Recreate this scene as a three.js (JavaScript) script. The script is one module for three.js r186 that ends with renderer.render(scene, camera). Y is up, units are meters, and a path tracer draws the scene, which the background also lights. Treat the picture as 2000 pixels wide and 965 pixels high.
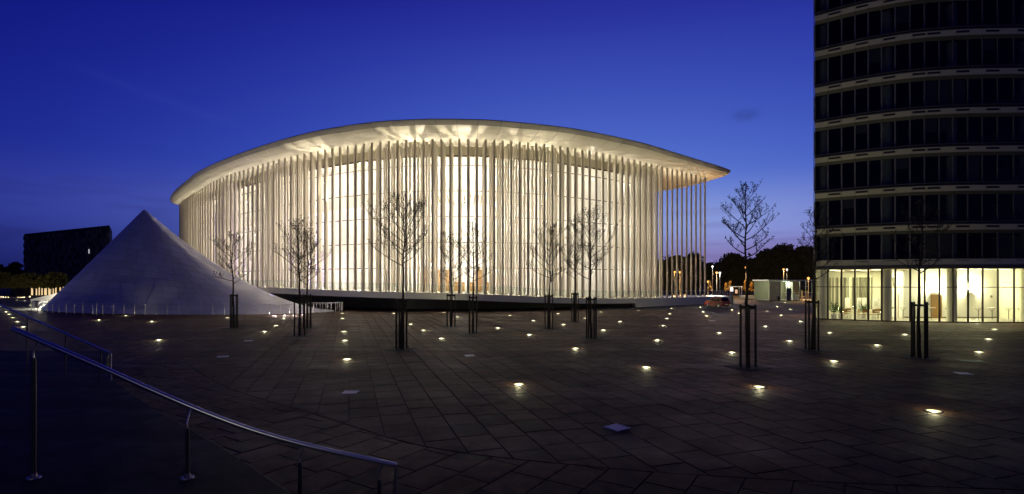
import * as THREE from 'three';
import { mergeGeometries } from 'three/addons/utils/BufferGeometryUtils.js';
import { RectAreaLightUniformsLib } from 'three/addons/lights/RectAreaLightUniformsLib.js';
import { RoundedBoxGeometry } from 'three/addons/geometries/RoundedBoxGeometry.js';

// ---------------------------------------------------------------- camera, sky, sun, exposure
const EYE = 3.5, HORIZON = 551, F = 1000;
const scene = new THREE.Scene();
const camera = new THREE.PerspectiveCamera(2 * Math.atan(0.551) * 180 / Math.PI, 2000 / 1102, 0.1, 2000);
camera.position.set(0, EYE, 0);
camera.setViewOffset(2000, 1102, 0, 0, 2000, 965);
camera.updateProjectionMatrix();
const renderer = new THREE.WebGLRenderer({ antialias: true });
renderer.setSize(1024, 494);
renderer.toneMapping = THREE.LinearToneMapping;
renderer.toneMappingExposure = 1;
renderer.shadowMap.enabled = true;
RectAreaLightUniformsLib.init();

const lin = (c) => { c /= 255; return c <= 0.04045 ? c / 12.92 : Math.pow((c + 0.055) / 1.055, 2.4); };
const lerp = (a, b, t) => a + (b - a) * t;
const clamp = (x, a = 0, b = 1) => Math.min(b, Math.max(a, x));
const smooth = (a, b, x) => { const t = clamp((x - a) / (b - a)); return t * t * (3 - 2 * t); };
function table(xs, ys, x) {                       // smooth monotone-ish interpolation
  if (x <= xs[0]) return ys[0];
  const n = xs.length - 1;
  if (x >= xs[n]) return ys[n];
  let i = 0; while (x > xs[i + 1]) i++;
  const sl = (k) => (ys[k + 1] - ys[k]) / (xs[k + 1] - xs[k]);
  const m = (k) => k === 0 ? sl(0) : k === n ? sl(n - 1) : (sl(k - 1) * sl(k) <= 0 ? 0 : 2 * sl(k - 1) * sl(k) / (sl(k - 1) + sl(k)));
  const h = xs[i + 1] - xs[i], t = (x - xs[i]) / h, t2 = t * t, t3 = t2 * t;
  return (2 * t3 - 3 * t2 + 1) * ys[i] + (t3 - 2 * t2 + t) * h * m(i) + (-2 * t3 + 3 * t2) * ys[i + 1] + (t3 - t2) * h * m(i + 1);
}
function mulberry(a) { return () => { a |= 0; a = a + 0x6D2B79F5 | 0; let t = Math.imul(a ^ a >>> 15, 1 | a); t = t + Math.imul(t ^ t >>> 7, 61 | t) ^ t; return ((t ^ t >>> 14) >>> 0) / 4294967296; }; }
function hash2(x, y) { let h = Math.imul(x, 374761393) + Math.imul(y, 668265263) | 0; h = Math.imul(h ^ h >>> 13, 1274126177); return ((h ^ h >>> 16) >>> 0) / 4294967296; }
function vnoise(x, y, wrap = 0) {
  const xi = Math.floor(x), yi = Math.floor(y), fx = x - xi, fy = y - yi, u = fx * fx * (3 - 2 * fx), v = fy * fy * (3 - 2 * fy);
  const w = (k) => wrap ? ((k % wrap) + wrap) % wrap : k;
  return lerp(lerp(hash2(w(xi), w(yi)), hash2(w(xi + 1), w(yi)), u), lerp(hash2(w(xi), w(yi + 1)), hash2(w(xi + 1), w(yi + 1)), u), v);
}

{ // dusk sky: deep blue overhead, afterglow low in front, thin clouds near the horizon
  const W = 2048, H = 1024, d = new Float32Array(W * H * 4);
  const EL = [0, 3, 6, 12, 19, 24, 29, 45, 90];
  const R = [100, 128, 142, 88, 64, 50, 38, 25, 16].map(lin), G = [94, 134, 160, 117, 86, 66, 45, 26, 16].map(lin), B = [158, 190, 220, 206, 185, 169, 150, 108, 75].map(lin);
  for (let j = 0; j < H; j++) for (let i = 0; i < W; i++) {
    const el = ((j + 0.5) / H - 0.5) * 180, th = ((i + 0.5) / W - 0.5) * 2 * Math.PI;   // direction (cos th, sin th)
    let az = Math.atan2(Math.cos(th), -Math.sin(th)) * 180 / Math.PI;
    const e = Math.max(el, 0), k = (j * W + i) * 4;
    let dz = az - 8; if (dz > 180) dz -= 360; if (dz < -180) dz += 360;
    const g1 = 0.06 + 0.94 * Math.exp(-Math.pow(dz / (dz < 0 ? 34 : 41), 2)), g2 = 0.2 + 0.8 * Math.exp(-Math.pow(dz / (dz < 0 ? 51 : 62), 2));
    let r = table(EL, R, e) * g1, g = table(EL, G, e) * g1, b = table(EL, B, e) * g2;
    const low = Math.exp(-e / 5), west = Math.exp(-Math.pow((az - 30) / 30, 2));
    const dim = 1 - 0.5 * low * (1 - west);
    r *= dim * (1 - 0.4 * low * (1 - west)); g *= dim; b *= dim;
    r += 0.05 * west * Math.exp(-Math.pow((e - 2.5) / 2.6, 2)); 
    // thin stratus streaks low over the afterglow
    const n = vnoise(az * 0.16 + 53.3, e * 1.5) * 0.6 + vnoise(az * 0.37 + 9, e * 3.3) * 0.4;
    const streak = smooth(0.48, 0.72, n) * Math.exp(-Math.pow((e - 5) / 3.6, 2)) * 0.17;
    r *= 1 - streak * 0.8; g *= 1 - streak; b *= 1 - streak * 0.85;
    // one small dark cloud
    const cx = (az - 24.5) / 1.25, cy = (e - 16.55) / 0.55, c = Math.exp(-Math.pow(cx * cx + cy * cy, 1.5)) * 0.22 * (0.7 + 0.6 * vnoise(az * 3, e * 5));
    r *= 1 - c; g *= 1 - c; b *= 1 - c;
    // faint vapour trail
    const line = e - (18.4 - (az + 43.2) * 0.22), t = smooth(-43, -38, az) * (1 - smooth(-31, -26, az));
    const v = Math.exp(-Math.pow(line / 0.35, 2)) * t * 0.09;
    r += v * 0.03; g += v * 0.04; b += v * 0.12;
    d[k] = r; d[k + 1] = g; d[k + 2] = b; d[k + 3] = 1;
  }
  const t = new THREE.DataTexture(d, W, H, THREE.RGBAFormat, THREE.FloatType);
  t.mapping = THREE.EquirectangularReflectionMapping; t.minFilter = t.magFilter = THREE.LinearFilter; t.needsUpdate = true;
  scene.background = t; scene.environment = t;
}
{ // the sun is down: what is left of it comes low from the afterglow
  const sun = new THREE.DirectionalLight(new THREE.Color().setRGB(1, 0.8, 0.7), 0.012);
  sun.position.set(90, 18, -160); sun.target.position.set(0, 0, -40);
  sun.castShadow = true; sun.shadow.radius = 30; sun.shadow.mapSize.set(2048, 2048);
  Object.assign(sun.shadow.camera, { left: -120, right: 120, top: 80, bottom: -80, near: 1, far: 500 });
  scene.add(sun, sun.target);
}

const FOYER = 40, UPLIGHT = 200, FILL_BEAM = 700, SOFFIT_FILL = 60, FAN = 260, WALLUP = 20, CEIL = 60, SODIUM = 420, SPOT = 1.3, SPOTUP = 6;   // lamp strengths
// ---------------------------------------------------------------- helpers
const V = (x, y, z) => new THREE.Vector3(x, y, z);
const P = (px, py, z) => V((px - 1000) / F * z, EYE + (HORIZON - py) / F * z, -z);       // a pixel of the photo at a depth
const ground = (px, py) => { const z = EYE * F / (py - HORIZON); return V((px - 1000) / F * z, 0, -z); };
const used = {};
const numbered = (n) => { const k = used[n] = (used[n] ?? -1) + 1; return k ? `${n}_${String(k).padStart(3, '0')}` : n; };
function tag(o, label, category, group) { o.userData.label = label; o.userData.category = category; if (group) o.userData.group = group; return o; }
function thing(name, label, category, pos = [0, 0, 0], turn = 0, group) {
  const o = new THREE.Group(); o.name = numbered(name); o.position.set(...(pos.isVector3 ? pos.toArray() : pos)); o.rotation.y = turn; scene.add(o);
  return tag(o, label, category, group);
}
function part(name, geo, mat, parent, stuff) {
  const m = new THREE.Mesh(Array.isArray(geo) ? merge(geo) : geo, mat);
  m.name = parent === scene ? numbered(name) : name; m.castShadow = m.receiveShadow = true;
  if (stuff) m.userData.kind = 'stuff';
  parent.add(m); return m;
}
function struct(name, geo, mat) { const m = part(name, geo, mat, scene); m.userData.kind = 'structure'; return m; }
const merge = (list) => list.length === 1 ? list[0] : mergeGeometries(list.map((g) => { const n = g.index ? g.toNonIndexed() : g.clone(); for (const k of Object.keys(n.attributes)) if (!['position', 'normal', 'uv'].includes(k)) n.deleteAttribute(k); return n; }));
const box = (w, h, d, x = 0, y = 0, z = 0, ry = 0) => { const g = new THREE.BoxGeometry(w, h, d); if (ry) g.rotateY(ry); return g.translate(x, y, z); };
const rbox = (w, h, d, r, x = 0, y = 0, z = 0, ry = 0) => { const g = new RoundedBoxGeometry(w, h, d, 2, r); if (ry) g.rotateY(ry); return g.translate(x, y, z); };
const cyl = (r0, r1, h, x = 0, y = 0, z = 0, seg = 12) => new THREE.CylinderGeometry(r1, r0, h, seg).translate(x, y + h / 2, z);
function rod(a, b, r, seg = 8, r2 = r) {
  const d = b.clone().sub(a), l = d.length(), g = new THREE.CylinderGeometry(r2, r, l, seg);
  g.applyQuaternion(new THREE.Quaternion().setFromUnitVectors(V(0, 1, 0), d.normalize()));
  return g.translate((a.x + b.x) / 2, (a.y + b.y) / 2, (a.z + b.z) / 2);
}
const tube = (pts, r, seg = 8, n = pts.length * 4) => new THREE.TubeGeometry(new THREE.CatmullRomCurve3(pts), n, r, seg, false);
class Acc {                                       // collects quads and polygons into one geometry with flat normals
  constructor() { this.p = []; this.u = []; this.c = null; }
  tri(a, b, c, col) {
    for (const v of [a, b, c]) { this.p.push(v.x, v.y, v.z); this.u.push(v.x, v.z + v.y * 0.7); if (col !== undefined) { (this.c ??= []).push(...col); } }
  }
  quad(a, b, c, d, col) { this.tri(a, b, c, col); this.tri(a, c, d, col); }
  hex(b, t, col) {                                // bottom ring of 4 and top ring of 4, both counter-clockwise from above
    this.quad(t[0], t[1], t[2], t[3], col); this.quad(b[3], b[2], b[1], b[0], col);
    for (let i = 0; i < 4; i++) { const j = (i + 1) % 4; this.quad(b[i], b[j], t[j], t[i], col); }
  }
  geo() {
    const g = new THREE.BufferGeometry();
    g.setAttribute('position', new THREE.Float32BufferAttribute(this.p, 3)); g.setAttribute('uv', new THREE.Float32BufferAttribute(this.u, 2));
    if (this.c) g.setAttribute('color', new THREE.Float32BufferAttribute(this.c, 3));
    g.computeVertexNormals(); return g;
  }
}
const hexa = (b, t) => { const a = new Acc(); a.hex(b, t); return a.geo(); };
function grid(f, nu, nv, flip) {                  // smooth surface f(u, v)
  const p = [], uv = [], ix = [];
  for (let j = 0; j <= nv; j++) for (let i = 0; i <= nu; i++) { const q = f(i / nu, j / nv); p.push(q.x, q.y, q.z); uv.push(q.x, q.z + q.y); }
  for (let j = 0; j < nv; j++) for (let i = 0; i < nu; i++) { const a = j * (nu + 1) + i, b = a + 1, c = a + nu + 1, d = c + 1; flip ? ix.push(a, c, b, b, c, d) : ix.push(a, b, c, b, d, c); }
  const g = new THREE.BufferGeometry();
  g.setAttribute('position', new THREE.Float32BufferAttribute(p, 3)); g.setAttribute('uv', new THREE.Float32BufferAttribute(uv, 2)); g.setIndex(ix); g.computeVertexNormals(); return g;
}
function slabOf(f, nu, nv, t) {                   // thin solid sheet: f(u, v) outside, t metres along its normal inside
  const o = grid(f, nu, nv), n = o.attributes.normal, i = o.clone(), q = i.attributes.position;
  for (let k = 0; k < q.count; k++) q.setXYZ(k, q.getX(k) - n.getX(k) * t, q.getY(k) - n.getY(k) * t, q.getZ(k) - n.getZ(k) * t);
  const ix = i.index.array; for (let k = 0; k < ix.length; k += 3) { const s = ix[k]; ix[k] = ix[k + 1]; ix[k + 1] = s; }
  i.computeVertexNormals();
  const a = new Acc(), op = o.attributes.position, at = (b, k) => V(b.getX(k), b.getY(k), b.getZ(k));
  const edge = [];
  for (let k = 0; k < nu; k++) edge.push([k, k + 1]);
  for (let k = 0; k < nv; k++) edge.push([k * (nu + 1) + nu, (k + 1) * (nu + 1) + nu]);
  for (let k = nu; k > 0; k--) edge.push([nv * (nu + 1) + k, nv * (nu + 1) + k - 1]);
  for (let k = nv; k > 0; k--) edge.push([k * (nu + 1), (k - 1) * (nu + 1)]);
  for (const [x, y] of edge) a.quad(at(q, x), at(q, y), at(op, y), at(op, x));
  return merge([o, i, a.geo()]);
}

// textures: colour and roughness grain only
function grain(size, cells, lo, hi, seed = 0, speck = 0) {
  const d = new Uint8Array(size * size * 4), r = mulberry(seed + 1);
  for (let j = 0; j < size; j++) for (let i = 0; i < size; i++) {
    let s = 0, a = 1, w = 0;
    for (let c = cells, o = 0; o < 5; o++, c *= 2, a *= 0.62) { s += a * vnoise(i / size * c + seed * 17 * c, j / size * c, c); w += a; }
    s = clamp((s / w - 0.5) * 1.7 + 0.5 + (r() - 0.5) * speck);
    const v = Math.round(lerp(lo, hi, s)), k = (j * size + i) * 4;
    d[k] = d[k + 1] = d[k + 2] = v; d[k + 3] = 255;
  }
  const t = new THREE.DataTexture(d, size, size); t.wrapS = t.wrapT = THREE.RepeatWrapping; t.magFilter = THREE.LinearFilter; t.minFilter = THREE.LinearFilter; t.needsUpdate = true; return t;
}
const rep = (t, m, srgb) => { const c = t.clone(); c.repeat.set(1 / m, 1 / m); if (srgb) c.colorSpace = THREE.SRGBColorSpace; c.needsUpdate = true; return c; };
const stone = grain(512, 6, 150, 255, 3, 0.5), blotch = grain(256, 4, 190, 255, 8, 0.1), fine = grain(256, 16, 110, 255, 5, 0.7);
const mat = (r, g, b, rough = 0.6, o = {}) => { const m = new THREE.MeshStandardMaterial({ roughness: rough, ...o }); m.color.setRGB(r, g, b); return m; };
const phys = (r, g, b, rough, spec, o = {}) => { const m = new THREE.MeshPhysicalMaterial({ roughness: rough, specularIntensity: spec, ...o }); m.color.setRGB(r, g, b); return m; };
const M = {
  paver: phys(1, 1, 1, 0.82, 0.38, { vertexColors: true, map: rep(stone, 1.7, true), roughnessMap: rep(blotch, 5.3), bumpMap: rep(fine, 0.9), bumpScale: 0.0012 }),
  joint: mat(0.018, 0.016, 0.016, 0.9),
  asphalt: phys(0.042, 0.038, 0.036, 0.95, 0.35, { map: rep(stone, 2.3, true), roughnessMap: rep(blotch, 7.1) }),
  darkstone: phys(0.018, 0.016, 0.017, 0.75, 0.16, { map: rep(stone, 1.3, true), roughnessMap: rep(blotch, 2.1) }),
  white: mat(0.78, 0.76, 0.7, 0.55), soffit: mat(0.77, 0.73, 0.6, 0.5, { roughnessMap: rep(blotch, 7.7) }), column: mat(0.6, 0.53, 0.4, 0.45), innercolumn: mat(0.84, 0.79, 0.68, 0.45),  // column is the white coat with its backlit shade put into the colour
  shell: mat(0.82, 0.8, 0.82, 0.5, { roughnessMap: rep(blotch, 6.1) }),
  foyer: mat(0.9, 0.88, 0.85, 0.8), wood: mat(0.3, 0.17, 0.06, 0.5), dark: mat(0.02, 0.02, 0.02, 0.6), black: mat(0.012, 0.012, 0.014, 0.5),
  steel: mat(0.6, 0.6, 0.62, 0.3, { metalness: 1 }), rail: mat(0.86, 0.84, 0.8, 0.28, { metalness: 1 }), brown: mat(0.045, 0.03, 0.02, 0.5), concrete: mat(0.55, 0.54, 0.46, 0.7, { map: rep(blotch, 3.1, true) }),
  bark: mat(0.02, 0.016, 0.012, 0.9), leaf: mat(0.035, 0.036, 0.014, 0.85, { side: THREE.DoubleSide }),
  spandrel: mat(0.72, 0.68, 0.42, 0.6), lip: mat(0.13, 0.125, 0.1, 0.5), mullion: mat(0.2, 0.19, 0.17, 0.5), ledge: mat(0.12, 0.11, 0.1, 0.5),
  floor: mat(0.35, 0.33, 0.28, 0.35), stripe: mat(0.2, 0.19, 0.13, 0.8), cream: mat(0.78, 0.75, 0.6, 0.7), table: mat(0.6, 0.58, 0.52, 0.4),
};
const glass = (r, g, b) => { const m = new THREE.MeshPhysicalMaterial({ transmission: 1, thickness: 0, roughness: 0.02, ior: 1.5, side: THREE.DoubleSide }); m.color.setRGB(r, g, b); return m; };
M.paver.specularColor.setRGB(1, 0.66, 0.47); M.asphalt.specularColor.setRGB(1, 0.8, 0.65);
M.shells = [0.76, 0.82, 0.87].map((k) => mat(k * 0.76, k * 0.76, k * 0.94, 0.5, { roughnessMap: rep(blotch, 6.1) }));
M.shade = mat(0.16, 0.15, 0.13, 0.8); M.dullsteel = mat(0.3, 0.28, 0.28, 0.45, { metalness: 1 }); M.post = mat(0.035, 0.034, 0.034, 0.5);
M.clear = glass(0.94, 0.96, 0.94); M.tint = glass(0.5, 0.54, 0.5); M.tint.specularIntensity = 0.45; M.fin = glass(0.62, 0.72, 0.72); M.rim = glass(0.86, 0.92, 0.88);
const glow = (r, g, b, k) => { const m = new THREE.MeshStandardMaterial({ color: 0x000000, roughness: 0.5 }); m.emissive.setRGB(r, g, b); m.emissiveIntensity = k; return m; };
function lamp(pos, r, g, b, cd, radius = 1) {
  const l = new THREE.PointLight(new THREE.Color().setRGB(r, g, b), cd, 0, 2); l.position.copy(pos); l.castShadow = true; l.shadow.radius = radius; scene.add(l); return l;
}
const PLANT = new THREE.MeshStandardMaterial({ roughness: 0.7 }); PLANT.color.setRGB(0.07, 0.13, 0.03); M.plant = PLANT;
for (const m of Object.values(M).flat()) m.side = THREE.DoubleSide;

// ---------------------------------------------------------------- the ground
const PLAZA_Y = -0.035;
struct('ground', box(900, 0.5, 700, 0, PLAZA_Y - 0.262, -280), M.asphalt);
const plaza = struct('plaza', (() => { const s = new THREE.Shape([[-88, 2], [-88, -76], [-20, -64], [62, -90], [70, -40], [40, 2]].map(([x, z]) => new THREE.Vector2(x, -z))); return new THREE.ShapeGeometry(s).rotateX(-Math.PI / 2).translate(0, PLAZA_Y + 0.005, 0); })(), M.joint);
const rnd = mulberry(20);
{ // stone slabs: the field runs away from the steps, the apron in front of it lies askew; a curved joint parts them
  const AX = [-14, -10.46, -8.3, -5.5, -3.7, -2.2, -0.5, 0.5, 2.8, 6, 14, 40], AZ = [22, 18.04, 15.98, 13.78, 12.3, 11.1, 10.3, 10.0, 9.4, 8.9, 8.2, 7.4];
  const side = (p) => p.y - table(AX, AZ, p.x);                        // > 0 beyond the joint (p.y is the distance ahead)
  const clip = (poly, f) => {
    const out = [];
    poly.forEach((a, i) => { const b = poly[(i + 1) % poly.length], fa = f(a), fb = f(b); if (fa >= 0) out.push(a); if (fa * fb < 0) out.push(a.clone().lerp(b, fa / (fa - fb))); });
    return out;
  };
  const list = [];
  const field = (deg, w, l, sign, near, far, bands) => {
    const a = deg * Math.PI / 180, u = new THREE.Vector2(Math.cos(a), Math.sin(a)), v = new THREE.Vector2(-Math.sin(a), Math.cos(a)), R = Math.ceil((far + 60) / w);
    for (let i = -R; i < R; i++) {
      const band = bands && ((i % 9) + 9) % 9 === 0, shift = hash2(i, 77) * l;
      for (let j = -Math.ceil(90 / l); j < 90 / l; j++) {
        const cu = i * w, cv = j * l + shift, c = u.clone().multiplyScalar(cu + w / 2).addScaledVector(v, cv + l / 2);
        const limX = 1.06 * c.y + 3;
        if (c.y < near - 1 || c.y > far + 1 || Math.abs(c.x) > limX) continue;
        if (sign * side(c) < -2.4) continue;
        const g = 0.011, cross = bands && ((j % 11) + 11) % 11 === 0;
        let poly = [[cu + g, cv + g], [cu + w - g, cv + g], [cu + w - g, cv + l - g], [cu + g, cv + l - g]].map(([s, t]) => u.clone().multiplyScalar(s).addScaledVector(v, t));
        poly = clip(poly, (p) => sign * side(p) - 0.018);
        if (poly.length < 3) continue;
        list.push({ poly, z: c.y, x: c.x, tone: (0.8 + 0.42 * rnd()) * (band || cross ? 0.66 : 1), warm: rnd(), y: (rnd() - 0.5) * 0.006 });
      }
    }
  };
  field(17.7, 0.78, 1.02, 1, 8, 63, true);
  field(-33, 0.74, 1.0, -1, 6, 22, false);
  const slab = (acc, s) => {
    const col = [0.115 * s.tone * (1 + 0.1 * s.warm), 0.06 * s.tone, 0.041 * s.tone * (1.06 - 0.12 * s.warm)], n = s.poly.length, top = s.poly.map((p) => V(p.x, s.y, -p.y));
    const c = top.reduce((m, p) => m.add(p), V(0, 0, 0)).divideScalar(n);
    const inn = top.map((p) => p.clone().lerp(c, 0.01));
    for (let k = 1; k < n - 1; k++) acc.tri(inn[0], inn[k], inn[k + 1], col);
    for (let k = 0; k < n; k++) { const a = top[k].clone(), b = top[(k + 1) % n].clone(); a.y = b.y = s.y - 0.004; acc.quad(a, b, inn[(k + 1) % n], inn[k], col); const a2 = a.clone(), b2 = b.clone(); a2.y = b2.y = PLAZA_Y - 0.004; acc.quad(a2, b2, b, a, col); }
  };
  const visible = (s) => Math.abs(s.x) < s.z * 1.01 && s.z > 8.3 && !(s.x < -2.6 && s.z < 10.8 && s.z < -1.33 * s.x + 2.2);
  list.sort((a, b) => a.z - b.z);
  const single = list.filter(visible).slice(0, 300), rest = new Set(list); single.forEach((s) => rest.delete(s));
  for (const s of single) { const a = new Acc(); slab(a, s); part('paving_slab', a.geo(), M.paver, plaza); }
  const a = new Acc(); for (const s of rest) slab(a, s);
  part('paving', a.geo(), M.paver, plaza, true);
}

// ---------------------------------------------------------------- the concert hall
const HI = [-60, -56, -52, -49, -46, -43, -40, -37, -32, -22, -15, -10, -4, 0, 4, 8, 13, 17, 20, 23, 26, 29, 32, 35, 38, 39];
const HX = [351, 354, 359, 365, 373, 383.5, 396.5, 412, 443.6, 534.4, 621.2, 695, 793.2, 862, 931.5, 998.4, 1078.8, 1137.3, 1177.8, 1215.4, 1250.4, 1282.8, 1313, 1341, 1368.1, 1376.8];
const HY = [400, 396.5, 391, 387, 381, 374.5, 367, 357.3, 343.6, 314.7, 295.3, 283.4, 273.6, 271.7, 272.3, 276.5, 284, 292.9, 300.1, 307.3, 315.4, 323.3, 330.8, 337.9, 344.9, 347.4];
const TOP = 21.36;
const C0 = (i) => { const x = table(HI, HX, i), z = (TOP - EYE) * F / (HORIZON - table(HI, HY, i)); return new THREE.Vector2((x - 1000) / F * z, z); };
const inward = (i) => { const k = clamp(i, -58, 37), t = C0(k + 1.6).sub(C0(k - 1.6)).normalize(); return new THREE.Vector2(-t.y, t.x); };
const off = (i, d) => C0(i).addScaledVector(inward(i), d);               // d metres behind the outer columns
const OV = (i) => table([-60, -32, -22, -10, 0, 20, 32, 39], [1.9, 2.8, 3.1, 4, 4.25, 4, 3.5, 3.4], i);
const W3 = (p, y) => V(p.x, y, -p.y);
const floorY = (x) => table([-45, -38, -20, -7.5, 0, 6.6, 16.7, 30, 40], [2.85, 2.78, 2.4, 2.15, 1.86, 1.5, 1.2, 1.1, 1.1], x);
function spot(at, to, r, g, b, cd, angle, pen = 0.6, size = 2) { const l = new THREE.SpotLight(new THREE.Color().setRGB(r, g, b), cd, 0, angle, pen, 2); l.position.copy(at); l.target.position.copy(to); l.castShadow = true; l.shadow.radius = size; scene.add(l, l.target); }
const hall = thing('concert_hall', 'huge round white hall ringed by slender glowing columns under a wide curved roof', 'concert hall', [0, 0, 0]);
const addTo = (name, geo, m, stuff) => part(name, geo, m, hall, stuff);
const TIP = [[33.9, 88.6, 37.2, 87.0], [32.6, 92.5, 36.3, 91], [30.4, 97.3, 34, 97.6], [23, 106, 25, 109]].map(([a, b, c, d]) => [new THREE.Vector2(a, b), new THREE.Vector2(c, d)]);
const station = (i) => i <= 39 ? [C0(i), off(i, -OV(i))] : (() => { const k = clamp(i - 39, 0, 3.999), a = Math.floor(k), f = k - a, A = a ? TIP[a - 1] : [C0(39), off(39, -OV(39))], B = TIP[Math.min(a, 3)]; return [A[0].clone().lerp(B[0], f), A[1].clone().lerp(B[1], f)]; })();
const PU = [0, 0.035, 0.08, 0.2, 0.42, 0.7, 1], PH = [22.46, 22.2, 21.98, 21.72, 21.5, 21.4, TOP + 0.02];
const roofAt = (i, u) => { const [c, e] = station(i); return W3(e.clone().lerp(c, u), table(PU, PH, u)); };
{ // roof: top sheet, rim, and the soffit of fitted panels
  const edge = []; for (let i = -60; i <= 42.9; i += 0.5) edge.push(station(i)[1]);
  const back = [[0, 120], [-40, 136], [-72, 140], [-83, 130]].map(([x, z]) => new THREE.Vector2(x, z));
  const cEdge = []; for (let i = -60; i <= 42.9; i += 0.5) cEdge.push(station(i)[0]);
  const flat = (pts, y) => new THREE.ShapeGeometry(new THREE.Shape(pts)).rotateX(-Math.PI / 2).translate(0, y, 0);
  const roof = addTo('roof', flat([...edge, ...back], 22.5), M.concrete);
  const rim = []; 
  part('ceiling', flat([...cEdge, ...back.map((b) => b.clone().multiplyScalar(0.985))], TOP + 0.05), M.soffit, roof);
  part('soffit_backing', grid((u, v) => { const q = roofAt(lerp(-60, 42.9, u), v); q.y += 0.09; return q; }, 220, 8), M.ledge, roof);
  const gap = 0.016;
  const rows = [[0, 0.075], [0.083, 0.44], [0.448, 0.985]];
  for (let i = -60; i < 42.5; i += 2) for (const [a, b] of rows) {
    const s = Math.min(i + 2, 42.9);
    part('soffit_panel', slabOf((u, v) => roofAt(lerp(i + gap, s - gap, u), lerp(a, b, v)), 4, a ? 4 : 3, 0.03), M.soffit, roof);
  }
}
const RADIUS = 0.15;
{ // three ranks of white columns, the front one coloured darker for its backlit shade
  const col = (p, r = RADIUS) => { const y = floorY(p.x) - 0.02; return cyl(r, r, TOP + 0.03 - y, p.x, y, -p.y, 14); };
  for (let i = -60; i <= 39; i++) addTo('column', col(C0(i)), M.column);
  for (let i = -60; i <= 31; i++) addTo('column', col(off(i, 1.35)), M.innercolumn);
  const rest = []; for (let i = -60; i <= 31; i++) rest.push(col(off(i, 2.7), 0.16));
  for (let i = 1; i < 8; i++) rest.push(col(new THREE.Vector2(-76.8 - 0.5 * Math.sin(i / 5), 118.4 + i * 1.4)));
  addTo('rear_columns', rest, M.innercolumn, true);
}
const GL = 3.15, LEV = [2, 5.35, 8.72, 12.1, 15.45, 18.8, 20.1];
{ // glazed front between the columns: panes, transoms, header
  const gp = (i) => off(i, GL), bar = (y, h, d, o) => { const a = []; for (let i = -60; i < 30.6; i += 1) { const p = off(i, GL + o), q = off(Math.min(i + 1, 30.6), GL + o); const l = p.distanceTo(q); a.push(box(l + 0.01, h, d, 0, 0, 0, Math.atan2(q.y - p.y, q.x - p.x)).translate((p.x + q.x) / 2, y, -(p.y + q.y) / 2)); } return a; };
  for (let i = -60; i < 30; i += 3) for (let k = 0; k < 6; k++) {
    const p = gp(i + 0.03), q = gp(Math.min(i + 2.97, 30.6)), lo = k ? LEV[k] + 0.05 : Math.max(floorY(p.x), floorY(q.x)) + 0.03, hi = LEV[k + 1] - 0.05;
    const a = new Acc(); a.quad(W3(p, lo), W3(q, lo), W3(q, hi), W3(p, hi)); addTo('glass_pane', a.geo(), M.clear);
  }
  for (let k = 1; k < 6; k++) addTo('transom', bar(LEV[k], 0.09, 0.1, 0), M.brown);
  addTo('header_beam', bar(20.7, 1.2, 0.3, 0.1), M.cream); addTo('header_rail', bar(19.98, 0.16, 0.2, -0.12), M.brown);
  // the end of the glass house by the open portico
  const a = gp(30.6), e = new THREE.Vector2(24.5, 101), n = 5;
  for (let k = 0; k < n; k++) for (let l = 0; l < 6; l++) {
    const p = a.clone().lerp(e, k / n + 0.004), q = a.clone().lerp(e, (k + 1) / n - 0.004), lo = l ? LEV[l] + 0.05 : 1.2, hi = l === 5 ? TOP : LEV[l + 1] - 0.05, A = new Acc(); A.quad(W3(p, lo), W3(q, lo), W3(q, hi), W3(p, hi)); addTo('glass_pane', A.geo(), M.clear);
  }
}
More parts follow.
